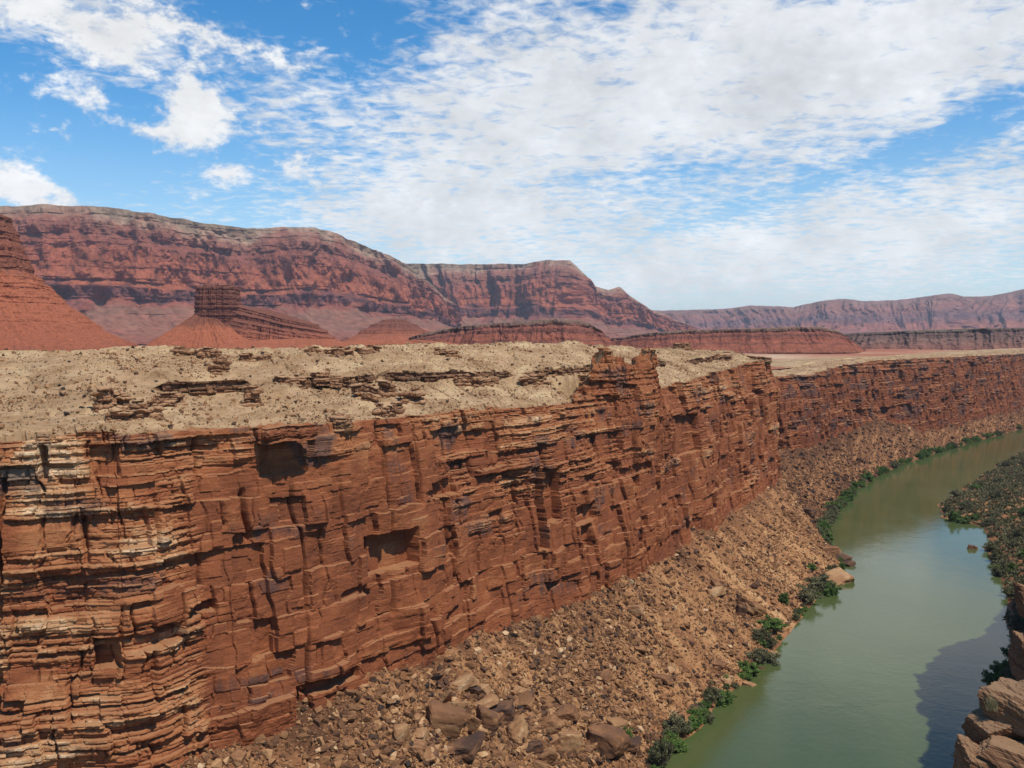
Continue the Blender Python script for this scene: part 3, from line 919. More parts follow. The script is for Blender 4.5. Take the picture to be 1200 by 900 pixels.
# ------------------------------------------------------------------ far escarpments
def escarp(name, nodes, zbase, prof, mat, step, rows, gully, seed, label, back=2500.0, kind='structure', strata=0.0, cat=None):
    """nodes: (px, py, distance) of the skyline; prof: (height share, outward share of total height)"""
    P = []
    for px, py, Y in nodes:
        r = ray(px, py) * Y
        P.append((r[0], r[1], r[2]))
    P = np.array(P)
    seg = np.hypot(*np.diff(P[:, :2], axis=0).T)
    s = np.concatenate([[0], np.cumsum(seg)])
    t = np.arange(0, s[-1], step)
    Q = np.stack([np.interp(t, s, P[:, c]) for c in range(3)], 1)
    sm = max(1.0, 60 / step)
    Qx, Qy = gsmooth(Q[:, 0], sm), gsmooth(Q[:, 1], sm)
    Tx, Ty = np.gradient(Qx), np.gradient(Qy)
    ln = np.hypot(Tx, Ty)
    Nx, Ny = Ty / ln, -Tx / ln
    rd = np.hypot(Qx, Qy)
    Rx, Ry = Qx / rd, Qy / rd
    Nx, Ny = 0.45 * Nx - 0.55 * Rx, 0.45 * Ny - 0.55 * Ry
    ln = np.hypot(Nx, Ny)
    Nx, Ny = Nx / ln, Ny / ln
    zt = Q[:, 2]
    Hh = zt - zbase
    prof = sorted(prof)
    hs = np.interp(np.linspace(0, 1, rows), np.linspace(0, 1, len(prof)), [p[0] for p in prof]) if False else np.linspace(0, 1, rows)
    off = np.interp(hs, [p[0] for p in prof], [p[1] for p in prof])
    hp_ = [p[0] for p in prof]
    op_ = [p[1] for p in prof]
    slope = np.gradient(off, hs)
    steep = 1 - sstep(np.abs(slope), 0.6, 1.6)
    H2, U = np.broadcast_to(hs[None, :], (len(t), rows)), np.broadcast_to(t[:, None], (len(t), rows))
    Z = zbase + Hh[:, None] * H2
    W = np.median(Hh)
    # buttresses and gullies: ridged noise running down the face
    warp = 0.22 * W * fbm(U / (W * 0.8), Z / (W * 0.5), 3, seed)
    Ur = U + warp
    def spur(x, zs, sd):                                    # sharp-edged buttresses between rounded gullies
        v = np.abs(2 * vn(Ur / (W * x), Z / (W * zs), sd) - 1)
        return 0.5 - v
    g = spur(1.3, 4, seed + 1) + 0.6 * spur(0.55, 2.5, seed + 2)
    g2 = spur(0.24, 1.2, seed + 3) + 0.6 * spur(0.10, 0.8, seed + 4)
    g3 = fbm(U / (W * 0.06), Z / (W * 0.10), 4, seed + 5)
    D = W * gully * (g * 1.15 + g2 * (0.46 + 0.24 * steep) + g3 * (0.14 + 0.12 * steep))
    # benches: hard beds step out, irregularly along the face
    kb = np.floor((Z - zbase) / W * 24 + 0.9 * fbm(U / (W * 0.7), H2 * 3, 3, seed + 11))
    D = D + W * 0.015 * (h2(kb, np.floor((U + warp * 3) / (W * 0.35)), seed + 12) - 0.5) + W * 0.012 * (h2(kb, 0, seed + 13) - 0.5)
    if strata:
        k = np.floor(Z / (W * strata) + 0.4 * fbm(U / W, Z / W, 2, seed + 4))
        D = D + W * 0.035 * (h2(k, 0, seed + 5) - 0.5) * (0.4 + steep)
        k = np.floor(Z / (W * strata * 0.37) + 0.4 * fbm(U / W, Z / W, 2, seed + 6))
        D = D + W * 0.02 * (h2(k, 0, seed + 7) - 0.5) * (0.4 + steep)
    fade = 0.25 + 0.75 * np.clip((1 - H2) * 8, 0, 1)
    Hj = np.clip(H2 + (0.045 * fbm(U / (W * 0.6), H2 * 2, 4, seed + 21) + 0.02 * fbm(U / (W * 0.09), H2 * 6, 3, seed + 22)) * np.minimum(1, (1 - H2) * 12), 0, 1)
    O = np.interp(Hj, hp_, op_) * Hh[:, None] + D * fade
    X = Qx[:, None] + Nx[:, None] * O
    Y = Qy[:, None] + Ny[:, None] * O
    # top surface going back, then down
    Zt = Z + W * 0.012 * fbm(U / (W * 0.15), H2 * 5, 3, seed + 9) * sstep(H2, 0.85, 1)
    bx = np.array([0.02, 0.2, 1.0])
    Xb = X[:, -1:] + Rx[:, None] * back * bx
    Yb = Y[:, -1:] + Ry[:, None] * back * bx
    Zb = Zt[:, -1:] + np.array([0.0, -0.06, -0.40]) * Hh[:, None]
    Xa, Ya, Za = np.concatenate([X, Xb], 1), np.concatenate([Y, Yb], 1), np.concatenate([Zt, Zb], 1)
    tone = np.concatenate([np.where(H2 > 0.97, H2, Hj), np.ones((len(t), 3))], 1)
    me = mesh_np(name, np.stack([Xa, Ya, Za], -1).reshape(-1, 3), grid_faces(len(t), rows + 3), mat, {'tone': tone})
    o = link(name, me)
    if kind == 'structure':
        tag(o, label, cat or name.replace('_', ' '), kind='structure')
    else:
        tag(o, label, cat or 'mesa')
    return o


VPROF = [(0, 1.7), (0.10, 1.12), (0.20, 0.80), (0.29, 0.56), (0.31, 0.53), (0.40, 0.50), (0.44, 0.42), (0.55, 0.34), (0.62, 0.31), (0.72, 0.26),
         (0.78, 0.18), (0.84, 0.16), (0.92, 0.07), (0.94, 0.02), (1.0, 0.0)]
escarp('escarpment', [(-420, 236, 4600), (-150, 240, 4700), (0, 243, 4800), (60, 241, 4850), (110, 241, 4900), (150, 247, 5000),
                      (200, 254, 5150), (250, 263, 5350), (300, 269, 5500), (330, 266, 5600), (370, 267, 5700), (395, 273, 5800),
                      (425, 286, 5950), (450, 297, 6100), (470, 307, 6300), (495, 322, 6600), (520, 350, 7000)], -30, VPROF, M_VERM, 7.0, 210,
       0.30, 21, 'long red and cream cliff escarpment across the left skyline')
escarp('escarpment', [(380, 303, 8200), (470, 308, 8100), (500, 309, 8000), (560, 310, 7900), (615, 309, 7700), (645, 305, 7600), (668, 306, 7550),
                      (680, 318, 7600), (690, 334, 7700), (712, 340, 7800), (726, 336, 7850), (738, 348, 7950), (760, 362, 8100),
                      (785, 372, 8300), (815, 384, 8600)], -30, VPROF, M_VERM, 9.0, 190, 0.26, 57,
       'farther red cliff headland ending in a steep shoulder')
escarp('far_ridge', [(560, 370, 13000), (700, 364, 12500), (780, 364, 12000), (850, 362, 12000), (880, 358, 12000), (930, 360, 12000),
                     (960, 353, 11800), (990, 350, 11600), (1010, 353, 11500), (1050, 352, 11400), (1090, 347, 11300), (1112, 344, 11200),
                     (1130, 348, 11200), (1160, 347, 11000), (1200, 339, 10800), (1400, 330, 10500)], -30,
       [(0, 5.0), (0.2, 2.6), (0.35, 2.1), (0.6, 1.4), (0.75, 0.8), (0.9, 0.3), (1, 0)], M_FARRIDGE, 18.0, 110, 0.9, 93,
       'low purple ridge along the far right skyline')
MPROF = [(0, 1.6), (0.25, 1.05), (0.45, 0.72), (0.75, 0.30), (0.80, 0.16), (0.82, 0.10), (0.97, 0.04), (1, 0)]
escarp('mesa', [(470, 396, 2112), (505, 389, 2048), (540, 382, 1984), (580, 378, 1952), (620, 376, 1932), (650, 373, 1920), (690, 375, 1920),
                (697, 379, 1958), (704, 388, 2048), (712, 408, 2240)], -32, MPROF, M_MESA, 2.6, 110, 0.42, 131,
       'red mesa with a dark caprock just above the rim towers', 500, 'thing', 0.09)
escarp('mesa', [(640, 400, 2352), (720, 396, 2128), (760, 390, 2072), (800, 387, 2044), (880, 385, 2016), (930, 383, 2016), (970, 383, 2016),
                (985, 388, 2072), (1003, 402, 2184), (1015, 412, 2352)], -33, MPROF, M_MESA, 3.0, 100, 0.30, 151,
       'long flat red mesa with thin dark caprock behind the canyon bend', 600, 'thing', 0.09)
escarp('mesa', [(900, 396, 3100), (985, 391, 2800), (1030, 389, 2700), (1080, 387, 2650), (1140, 385, 2600), (1200, 384, 2550), (1400, 382, 2450)],
       -34, MPROF, M_MESADARK, 5.0, 90, 0.55, 171, 'dark grey mesa at the far right edge of the plain', 900, 'thing', 0.1)


def ring_hill(name, cx, cy, prof, rx, ry, rot, mat, seed, nth=420, rows=150, gul=0.06, strata=6.0, lobes=0.12, parent=None, sq=2.0, notch=0.0, tonez=None, shear=0.0):
    """closed hill: prof = [(radius share, z)] from the foot up; ends in a cap"""
    th = np.linspace(0, 2 * math.pi, nth, endpoint=False)
    t = np.linspace(0, 1, rows)
    pr = np.array(prof, float)
    sl = np.concatenate([[0], np.cumsum(np.hypot(np.diff(pr[:, 0]) * rx, np.diff(pr[:, 1])))])
    sl /= sl[-1]
    rad, z = np.interp(t, sl, pr[:, 0]), np.interp(t, sl, pr[:, 1])
    steep = 1 - sstep(np.abs(np.gradient(rad * rx) / (np.abs(np.gradient(z)) + 1e-6)), 0.5, 1.4)
    TH, RAD = np.broadcast_to(th[:, None], (nth, rows)), np.broadcast_to(rad[None, :], (nth, rows))
    Z = np.broadcast_to(z[None, :], (nth, rows)).copy()
    c, s = np.cos(th), np.sin(th)
    sup = 1 / (np.abs(c) ** sq + np.abs(s) ** sq) ** (1 / sq)
    C, S = c * 3, s * 3
    lob = 1 + lobes * fbm(C * 0.8 + 9, S * 0.8 + seed, 3, seed)
    k = np.floor(Z / strata + 0.35 * vn(C[:, None] * 1.2 + 0 * Z, S[:, None] * 1.2 + Z / 40, seed + 1))
    ks = np.floor(Z / (strata * 0.34) + 0.5 * vn(C[:, None] * 1.5 + 0 * Z, S[:, None] * 1.5 + Z / 40, seed + 2))
    rel = strata * (0.55 * (h2(k, 0, seed + 3) - 0.5) + 0.35 * (h2(ks, 0, seed + 4) - 0.5)) * (0.25 + 0.9 * steep)[None, :]
    arc = TH * rx * 1.0
    rel = rel + gul * rx * (ridged(C[:, None] * 3.0 + 0 * Z, S[:, None] * 3.0 + Z / (rx * 4), 5, seed + 6) - 0.5) * (0.5 + 0.5 * np.clip(RAD, 0, 1.6))
    rel = rel - gul * 0.5 * rx * np.abs(2 * vn(C[:, None] * 9 + 0.3 * fbm(arc / rx * 3, Z / rx * 3, 2, seed + 15), S[:, None] * 9 + 0 * Z, seed + 14) - 1)
    rel = rel + gul * 0.5 * rx * fbm(arc / (rx * 0.09), Z / (rx * 0.09), 5, seed + 7)
    rr_ = RAD * (sup * lob)[:, None]
    top = np.clip(RAD * 3.0, 0, 1)
    x = (rr_ * rx + rel * top) * c[:, None]
    y = (rr_ * ry + rel * top) * s[:, None]
    rel_g = 0.022 * rx * (ridged(C[:, None] * 5 + 0 * Z, S[:, None] * 5 + 0 * Z, 4, seed + 31) - 0.5) * (1 - 0.8 * steep)[None, :] * np.clip(RAD * 1.5, 0, 1)
    x = x + rel_g * 2 * c[:, None]
    y = y + rel_g * 2 * s[:, None]
    Z = Z + notch * strata * fbm(x / (rx * 0.35), y / (rx * 0.35), 3, seed + 8) * sstep(Z, pr[-1, 1] - strata * 1.5, pr[-1, 1])
    Z = Z - shear * x * np.clip((Z - pr[0, 1]) / (pr[:, 1].max() - pr[0, 1]), 0, 1)
    cr, sr = math.cos(rot), math.sin(rot)
    X, Y = cx + x * cr - y * sr, cy + x * sr + y * cr
    z0, z1 = tonez or (pr[0, 1], pr[:, 1].max())
    tone = (Z - z0) / (z1 - z0)
    me = mesh_np(name, np.stack([X, Y, Z], -1).reshape(-1, 3), grid_faces(nth, rows, True), mat, {'tone': tone})
    return link(name, me, parent)


# big red hill at the left edge
c = ray(-62, 400) * 1500
o = ring_hill('red_hill', c[0], 1520, [(3.3, -36), (2.6, -22), (2.0, 8), (1.5, 52), (1.12, 98), (1.05, 104), (1.0, 118), (0.93, 140), (0.86, 160),
                                       (0.80, 178), (0.74, 196), (0.5, 205), (0.02, 208)], 106, 118, 0.2, M_REDHILL, 211, 700, 300, 0.10, 8.0, 0.12)
tag(o, 'tall orange red hill with a layered cliff top at the left edge', 'hill')

# the lone butte: tower, stepped ridge and talus cone
bY = 1800.0
b = empty('butte', (ray(262, 414)[0] * bY, bY, -34))
tag(b, 'lone red butte with square rock tower on a rubble cone', 'butte')


def local(o, root):
    o.location = -root.location
    return o


c = ray(257, 380) * bY
local(ring_hill('tower', c[0], bY, [(1.12, 5), (1.08, 20), (1.0, 30), (1.02, 55), (0.97, 70), (0.98, 84), (0.94, 95), (0.7, 97), (0.02, 96)], 37, 48, 0.1, M_BUTTE, 231,
                300, 170, 0.09, 5.0, 0.12, b, 4.5, 0.8, (-110, 100)), b)
c = ray(246, 400) * bY
local(ring_hill('talus_cone', c[0], bY - 26, [(1.95, -38), (1.4, -12), (1.0, 6), (0.55, 28), (0.25, 42), (0.02, 46)], 72, 80, 0, M_REDHILL, 241,
                420, 160, 0.09, 4.0, 0.16, b, 2.0, 0, (-60, 90)), b)
c = ray(322, 400) * bY
local(ring_hill('ridge', c[0] - 6, bY + 40, [(1.6, -40), (1.35, -20), (1.15, -8), (1.08, 6), (1.0, 9), (0.97, 20), (0.86, 24), (0.84, 33), (0.72, 36), (0.70, 43),
                                            (0.5, 46), (0.02, 48)],
                112, 90, -0.1, M_BUTTE, 251, 520, 220, 0.07, 4.0, 0.30, b, 2.4, 0.5, (-70, 80), 0.28), b)
# low layered dome between the butte and the mesa
c = ray(462, 400) * 2300
o = ring_hill('layered_dome', c[0], 2300, [(1.9, -38), (1.5, -22), (1.2, -12), (0.95, 2), (0.85, 8), (0.78, 16), (0.62, 22), (0.55, 30), (0.35, 36), (0.28, 42), (0.02, 45)],
              102, 120, 0, M_BUTTE, 261, 420, 150, 0.035, 5.0, 0.14, None, 2.0, 0, (-60, 80))
tag(o, 'low dome of thin dark red layers right of the butte', 'hill')
# red apron low hills in front of them
for px, Y, rx, hgt, lab in ((350, 1650, 190, 22, 'smooth red mound in front of the lone butte'),
                            (455, 1900, 230, 20, 'smooth red mound below the layered dome')):
    c = ray(px, 410) * Y
    o = ring_hill('red_mound', c[0], Y, [(1.5, -40), (1.0, -26), (0.6, -26 + hgt * 0.55), (0.25, -26 + hgt), (0.02, -25 + hgt)], rx, 140, 0, M_REDHILL,
                  int(px), 400, 120, 0.035, 4.0, 0.25, None, 2.0, 0, (-60, 60))
    tag(o, lab, 'hill')

# ------------------------------------------------------------------ rocks
def hull_rock(seed, npts=14, flat=0.75, cuts=0, rough=0.0, block=False):
    """one angular stone of about unit size; returns (V, F) triangles"""
    rg = np.random.default_rng(seed)
    p = rg.normal(size=(npts, 3))
    p /= np.max(np.abs(p), axis=1)[:, None] ** 0.75 * np.linalg.norm(p, axis=1)[:, None] ** 0.25
    p *= np.array([1.0, 0.78, flat]) * 0.5 * (0.85 + 0.3 * rg.random((npts, 1)))
    if block:                                              # a joint block whose corners have broken off
        q = []
        for sx in (-1, 1):
            for sy in (-1, 1):
                for sz in (-1, 1):
                    c0 = np.array([sx, sy * (0.8 + 0.2 * rg.random()), sz]) * (0.78 + 0.22 * rg.random(3))
                    cut = 0.10 + 0.55 * rg.random() ** 2
                    for ax in range(3):
                        e = c0.copy()
                        e[ax] *= 1 - cut * (0.5 + rg.random())
                        q.append(e)
        p = np.array(q) * np.array([0.5, 0.42, 0.5 * flat])
    bm = bmesh.new()
    for q in p:
        bm.verts.new(q)
    r = bmesh.ops.convex_hull(bm, input=bm.verts)
    for g in set(r['geom_interior'] + r['geom_unused']):
        if isinstance(g, bmesh.types.BMVert) and g.is_valid:
            bm.verts.remove(g)
    if cuts:
        bmesh.ops.bevel(bm, geom=list(bm.edges), offset=0.035, segments=1, affect='EDGES', profile=0.6)
        bmesh.ops.triangulate(bm, faces=list(bm.faces))
        for _ in range(cuts):
            bmesh.ops.subdivide_edges(bm, edges=list(bm.edges), cuts=1, use_grid_fill=True)
            bmesh.ops.triangulate(bm, faces=list(bm.faces))
        for v in bm.verts:
            c = v.co
            n = fbm(np.array([c.x * 5 + c.z * 2.3 + seed]), np.array([c.y * 4 - c.z * 3.1]), 3, seed)[0]
            st = (float(h2(math.floor(c.z * 9 + 0.5 * n), 0, seed)) - 0.5)
            v.co = c * (1 + rough * n + 0.09 * st)
    bmesh.ops.triangulate(bm, faces=list(bm.faces))
    bm.verts.index_update()
    V = np.array([v.co[:] for v in bm.verts])
    F = np.array([[v.index for v in f.verts] for f in bm.faces])
    bm.free()
    return V, F


PROTO = [hull_rock(100 + k, 12 + k % 5, 0.55 + 0.08 * (k % 5)) for k in range(16)]


def scatter_rocks(name, pts, size, mat, label, seed, tone0=0.5, cat='rubble', sink=0.15):
    rg = np.random.default_rng(seed)
    n = len(pts)
    which = rg.integers(0, len(PROTO), n)
    ang = rg.random(n) * 2 * math.pi
    tilt = rg.normal(0, 0.45, (n, 2))
    VV, FF, TT, base = [], [], [], 0
    for k, (pv, pf) in enumerate(PROTO):
        idx = np.where(which == k)[0]
        if not len(idx):
            continue
        a = ang[idx]
        ca, sa = np.cos(a)[:, None], np.sin(a)[:, None]
        v = pv[None] * size[idx][:, None, None] * (0.75 + 0.5 * rg.random((len(idx), 1, 3)))
        tx, ty = tilt[idx, 0][:, None], tilt[idx, 1][:, None]
        x, y, z = v[..., 0], v[..., 1], v[..., 2]
        y, z = y * np.cos(tx) - z * np.sin(tx), y * np.sin(tx) + z * np.cos(tx)
        x, z = x * np.cos(ty) + z * np.sin(ty), -x * np.sin(ty) + z * np.cos(ty)
        x, y = x * ca - y * sa, x * sa + y * ca
        q = np.stack([x, y, z + sink * size[idx][:, None]], -1) + pts[idx][:, None, :]
        VV.append(q.reshape(-1, 3))
        FF.append((pf[None] + base + (np.arange(len(idx)) * len(pv))[:, None, None]).reshape(-1, 3))
        TT.append(np.repeat(tone0 + np.minimum(rg.normal(-0.10, 0.20, len(idx)), 0.40), len(pv)))
        base += len(idx) * len(pv)
    me = mesh_np(name, np.concatenate(VV), np.concatenate(FF), mat, {'tone': np.concatenate(TT)})
    return tag(link(name, me), label, cat, kind='stuff')


def pick(grid, n, rg, weight=None, box=(-60, 1260, 380, 960)):
    """random surface places, evenly per area, that lie inside the view"""
    g = grid
    a = np.linalg.norm(np.cross(g[1:, :-1] - g[:-1, :-1], g[:-1, 1:] - g[:-1, :-1]), axis=-1)
    ctr = 0.25 * (g[1:, :-1] + g[:-1, :-1] + g[:-1, 1:] + g[1:, 1:])
    px, py = project(ctr)
    ok = (px > box[0]) & (px < box[1]) & (py > box[2]) & (py < box[3]) & (ctr[..., 1] > 20)
    wt = a * ok
    if weight is not None:
        wt = wt * weight(ctr, px, py)
    c = np.cumsum(wt.ravel())
    k = np.searchsorted(c, rg.random(n) * c[-1])
    i, j = np.unravel_index(np.minimum(k, wt.size - 1), wt.shape)
    f, h = rg.random((n, 1)), rg.random((n, 1))
    return g[i, j] * (1 - f) * (1 - h) + g[i + 1, j] * f * (1 - h) + g[i, j + 1] * (1 - f) * h + g[i + 1, j + 1] * f * h


rg = np.random.default_rng(5)


def w_talus(c, px, py):
    clus = np.exp(-((px - 580) / 130) ** 2 - ((py - 860) / 42) ** 2) * 3.5
    fan = np.exp(-((px - 690) / 60) ** 2 - ((py - 770) / 45) ** 2) * 1.2
    d = np.sqrt((c ** 2).sum(-1))
    return (0.45 + clus + fan + 0.6 * sstep(fbm(c[..., 0] / 18, c[..., 1] / 18, 3, 71), 0.0, 0.4)) * (300 / d) ** 1.2 * ((c[..., 2] > ZW + 0.3))


pts = pick(TN, 70000, rg, w_talus)
size = np.clip(0.33 * (rg.pareto(1.9, len(pts)) + 1), 0.33, 2.6)
scatter_rocks('rubble', pts, size, M_ROCKS, 'loose broken rubble covering the near talus slope', 6, 0.52)
pts = pick(TF, 15000, rg, lambda c, px, py: (c[..., 2] > ZW + 0.5) * 1.0 * (700 / np.sqrt((c ** 2).sum(-1))))
size = np.clip(0.8 * (rg.pareto(2.4, len(pts)) + 1), 0.8, 4.5)
scatter_rocks('rubble', pts, size, M_ROCKS, 'dark broken rubble on the farther talus slope', 7, 0.34)
pts = pick(TRt, 5000, rg, lambda c, px, py: (c[..., 2] > ZW + 0.5) * (500 / np.sqrt((c ** 2).sum(-1))), (950, 1400, 480, 1000))
size = np.clip(0.6 * (rg.pareto(2.4, len(pts)) + 1), 0.6, 4.0)
scatter_rocks('rubble', pts, size, M_ROCKS, 'shaded rubble on the right bank slope', 8, 0.45)


def w_slope(c, px, py):
    d = np.sqrt((c ** 2).sum(-1))
    return (0.3 + 1.6 * sstep(fbm(c[..., 0] / 14, c[..., 1] / 14, 3, 73), 0.0, 0.4)) * (300 / d)


NR = int(300 * 0.93)
pts = pick(PN[:, :NR], 16000, rg, w_slope)
size = np.clip(0.24 * (rg.pareto(2.2, len(pts)) + 1), 0.22, 1.5)
scatter_rocks('rubble', pts, size, M_ROCKS, 'small flat stones lying on the tan soil slope', 9, 0.55)

# scrub tufts on the slope
def scrub(name, pts, size, mat, label, seed, cat='scrub', blades=9):
    rg = np.random.default_rng(seed)
    n = len(pts)
    d = rg.normal(size=(n, blades, 3))
    d[..., 2] = np.abs(d[..., 2]) + 0.2
    d /= np.linalg.norm(d, axis=-1)[..., None]
    s = size[:, None, None]
    side = np.cross(d, rg.normal(size=(n, blades, 3)))
    side /= np.linalg.norm(side, axis=-1)[..., None]
    p = pts[:, None, :]
    a = p + d * s * 0.15 - side * s * 0.20
    b_ = p + d * s * 0.15 + side * s * 0.20
    c_ = p + d * s * (0.7 + 0.5 * rg.random((n, blades, 1))) + side * s * 0.1
    V = np.stack([a, b_, c_], 2).reshape(-1, 3)
    F = np.arange(len(V)).reshape(-1, 3)
    tn = np.repeat(rg.random(n * blades), 3)
    return tag(link(name, mesh_np(name, V, F, mat, {'tone': tn})), label, cat, kind='stuff')


pts = pick(PN[:, :NR], 7500, rg, lambda c, px, py: 0.4 + sstep(fbm(c[..., 0] / 25, c[..., 1] / 25, 3, 75), -0.1, 0.4))
scrub('desert_scrub', pts, 0.22 + 0.3 * rg.random(len(pts)), M_SCRUB, 'tiny dark desert scrub dotting the tan slope', 12)
pts = pick(TN, 1500, rg, lambda c, px, py: (c[..., 2] > ZW + 1) * (0.3 + 1.5 * (c[..., 2] < -120)))
scrub('desert_scrub', pts, 0.5 + 0.7 * rg.random(len(pts)), M_SCRUB, 'grey scrub between the stones of the near talus', 13)
pts = pick(TRt, 15000, rg, lambda c, px, py: (c[..., 2] > ZW + 0.25) * (c[..., 2] < -112) * 1.0, (1080, 1300, 510, 860))
scrub('desert_scrub', pts, 1.2 + 2.0 * rg.random(len(pts)), M_LEAFGREY, 'olive brush covering the low right bank', 14)

# ------------------------------------------------------------------ boulders (each one a thing)
def cut_rock(seed, sub=4, hard=26):
    """boulder: a ball cut by joint faces, edges slightly worn, faces layered and rough"""
    rg = np.random.default_rng(seed)
    bm = bmesh.new()
    bmesh.ops.create_icosphere(bm, subdivisions=sub, radius=1.0)
    bm.verts.index_update()
    D = np.array([v.co[:] for v in bm.verts])
    F = np.array([[v.index for v in f.verts] for f in bm.faces])
    bm.free()
    D /= np.linalg.norm(D, axis=1)[:, None]
    pl = []
    for ax in range(3):
        for sg in (-1, 1):
            n = np.zeros(3)
            n[ax] = sg
            n += rg.normal(0, 0.20, 3)
            pl.append((n / np.linalg.norm(n), (0.50, 0.42, 0.40)[ax] * (0.85 + 0.3 * rg.random())))
    for _ in range(5 + int(rg.integers(0, 5))):
        n = rg.normal(size=3)
        pl.append((n / np.linalg.norm(n), 0.44 + 0.17 * rg.random()))
    inv = np.zeros(len(D))
    for n, d in pl:
        inv += np.maximum(D @ n, 0.0) ** hard / d ** hard
    r = inv ** (-1 / hard)
    V = D * r[:, None]
    a = rg.normal(size=3) * 0.25 + np.array([0, 0, 1])
    lay = V @ a
    k = np.floor(lay * 11 + 0.6 * fbm(V[:, 0] * 3, V[:, 1] * 3 + V[:, 2], 2, seed))
    rough = 0.10 * fbm(V[:, 0] * 5 + V[:, 2] * 3.1, V[:, 1] * 5 - V[:, 2] * 2.3 + seed, 4, seed) + 0.045 * (h2(k, 0, seed) - 0.5)
    return V * (1 + rough)[:, None], F, 0.5 + 0.25 * (h2(k, 1, seed) - 0.5)


BPROTO = []
for k in range(14):
    v, f, tn = cut_rock(300 + k)
    BPROTO.append(mesh_np('boulder', v, f, M_BOULDER, {'tone': tn, 'varn': np.zeros(len(v))}))
ALLT = np.concatenate([TN.reshape(-1, 3), TF.reshape(-1, 3)[::2]])
ALLT = ALLT[(ALLT[:, 1] > 30) & (ALLT[:, 2] > ZW - 0.6)]
APX, APY = project(ALLT)
PNF = PN[:, :NR].reshape(-1, 3)
PPX, PPY = project(PNF)
RTF = TRt.reshape(-1, 3)
RPX, RPY = project(RTF)


def on(px, py, where='talus'):
    A, B, C = {'talus': (APX, APY, ALLT), 'slope': (PPX, PPY, PNF), 'right': (RPX, RPY, RTF)}[where]
    return C[np.argmin((A - px) ** 2 + (B - py) ** 2)]


def boulder(p, dims, rz, tilt, k, label, group=None, name='boulder', sink=0.22):
    o = link(name, BPROTO[k % len(BPROTO)])
    o.location = (p[0], p[1], p[2] + dims[2] * (0.5 - sink))
    o.rotation_euler = (tilt[0], tilt[1], rz)
    o.scale = dims
    return tag(o, label, 'boulder', group)


# px, py (foot), width px, height px, label
BIG = [(520, 872, 62, 70, 'huge tan brown boulder with a split face, largest on the lower left of the heap'),
       (545, 895, 46, 40, 'pale cracked boulder against the foot of the huge tan one'),
       (542, 806, 26, 16, 'tan square boulder at the upper left of the boulder heap'),
       (532, 843, 24, 26, 'dark shadowed boulder left of the heap middle'),
       (553, 862, 20, 28, 'narrow upright grey brown boulder in the heap'),
       (571, 862, 26, 34, 'tall brown block standing in the middle of the heap'),
       (590, 850, 28, 30, 'long brown block leaning to the right in the heap'),
       (570, 828, 30, 14, 'long thin brown slab lying above the tall block'),
       (604, 872, 30, 32, 'dark grey boulder at the centre of the heap'),
       (613, 832, 24, 18, 'light brown boulder behind the dark grey one'),
       (642, 866, 28, 28, 'dark brown cube shaped boulder right of the centre'),
       (664, 850, 36, 30, 'rounded tan boulder on the upper right of the heap'),
       (664, 893, 48, 58, 'large grey tan boulder with flat face near the bottom edge'),
       (708, 895, 56, 62, 'great ochre boulder with a dark undercut at the bottom edge'),
       (720, 862, 36, 30, 'brown boulder with a dark hollow below, nearest the shrubs'),
       (738, 882, 24, 16, 'small tan boulder beside the lowest shrubs'),
       (470, 868, 16, 24, 'upright brown boulder at the left end of the heap'),
       (485, 886, 20, 14, 'flat reddish boulder left of the huge tan one'),
       (625, 885, 26, 18, 'grey block fallen below the dark grey boulder'),
       (598, 823, 9, 8, 'small bright cream stone on top of the heap'),
       (566, 815, 18, 14, 'brown block next to the square boulder'),
       (640, 895, 22, 18, 'dark block in front of the flat faced boulder'),
       (583, 893, 18, 14, 'dark grey boulder low in the heap'),
       (745, 722, 20, 16, 'reddish square boulder high on the talus beside the wall'),
       (712, 745, 12, 10, 'dark boulder halfway up the talus below the wall'),
       (776, 800, 22, 10, 'pale flat slab on the lower talus'),
       (786, 786, 12, 9, 'orange tan cube stone above the pale flat slab'),
       (840, 785, 16, 11, 'brown square boulder on the lower talus near the bank shrubs'),
       (880, 722, 30, 20, 'large split red slab lying on the talus above the bank'),
       (868, 728, 14, 22, 'grey slab leaning on the split red slab'),
       (838, 698, 16, 12, 'dark brown boulder high on the right talus'),
       (884, 690, 14, 8, 'flat dark stone high on the right talus'),
       (945, 606, 22, 12, 'dark slab on the talus under the wall corner'),
       (930, 612, 18, 14, 'tan slab cluster stone under the wall corner'),
       (984, 686, 34, 16, 'long cream slab tilted into the river'),
       (1000, 661, 14, 9, 'grey rock at the tip of the small rocky spit'),
       (988, 660, 18, 10, 'brown slab on the small rocky spit'),
       (975, 652, 20, 14, 'reddish boulder where the spit meets the bank'),
       (917, 781, 14, 5, 'flat orange tan slab lying in the shallows'),
       (911, 774, 6, 8, 'small upright tan rock beside the flat slab in the shallows'),
       (902, 790, 8, 5, 'pale rounded stone at the water edge below the flat slab'),
       (877, 810, 13, 8, 'white boulder at the water edge'),
       (841, 820, 12, 10, 'cream rounded boulder among the lower bank shrubs'),
       (841, 804, 8, 8, 'round tan stone above the cream boulder'),
       (852, 800, 14, 9, 'tan flat stone next to the round one')]
for i, (px, py, wp, hp, lab) in enumerate(BIG):
    p = on(px, py - hp * 0.25)
    m = F_PX / p[1]
    w_, h_ = wp / m, hp / m
    rgk = np.random.default_rng(700 + i)
    q = 0.66 if wp > 30 and py > 800 else 0.95
    boulder(p, (w_ * 1.1 * q, w_ * q * (0.75 + 0.3 * rgk.random()), h_ * 0.95 * q), rgk.normal(0.2, 0.4), (rgk.normal(0, 0.16), rgk.normal(0, 0.16)), i, lab, sink=0.25)

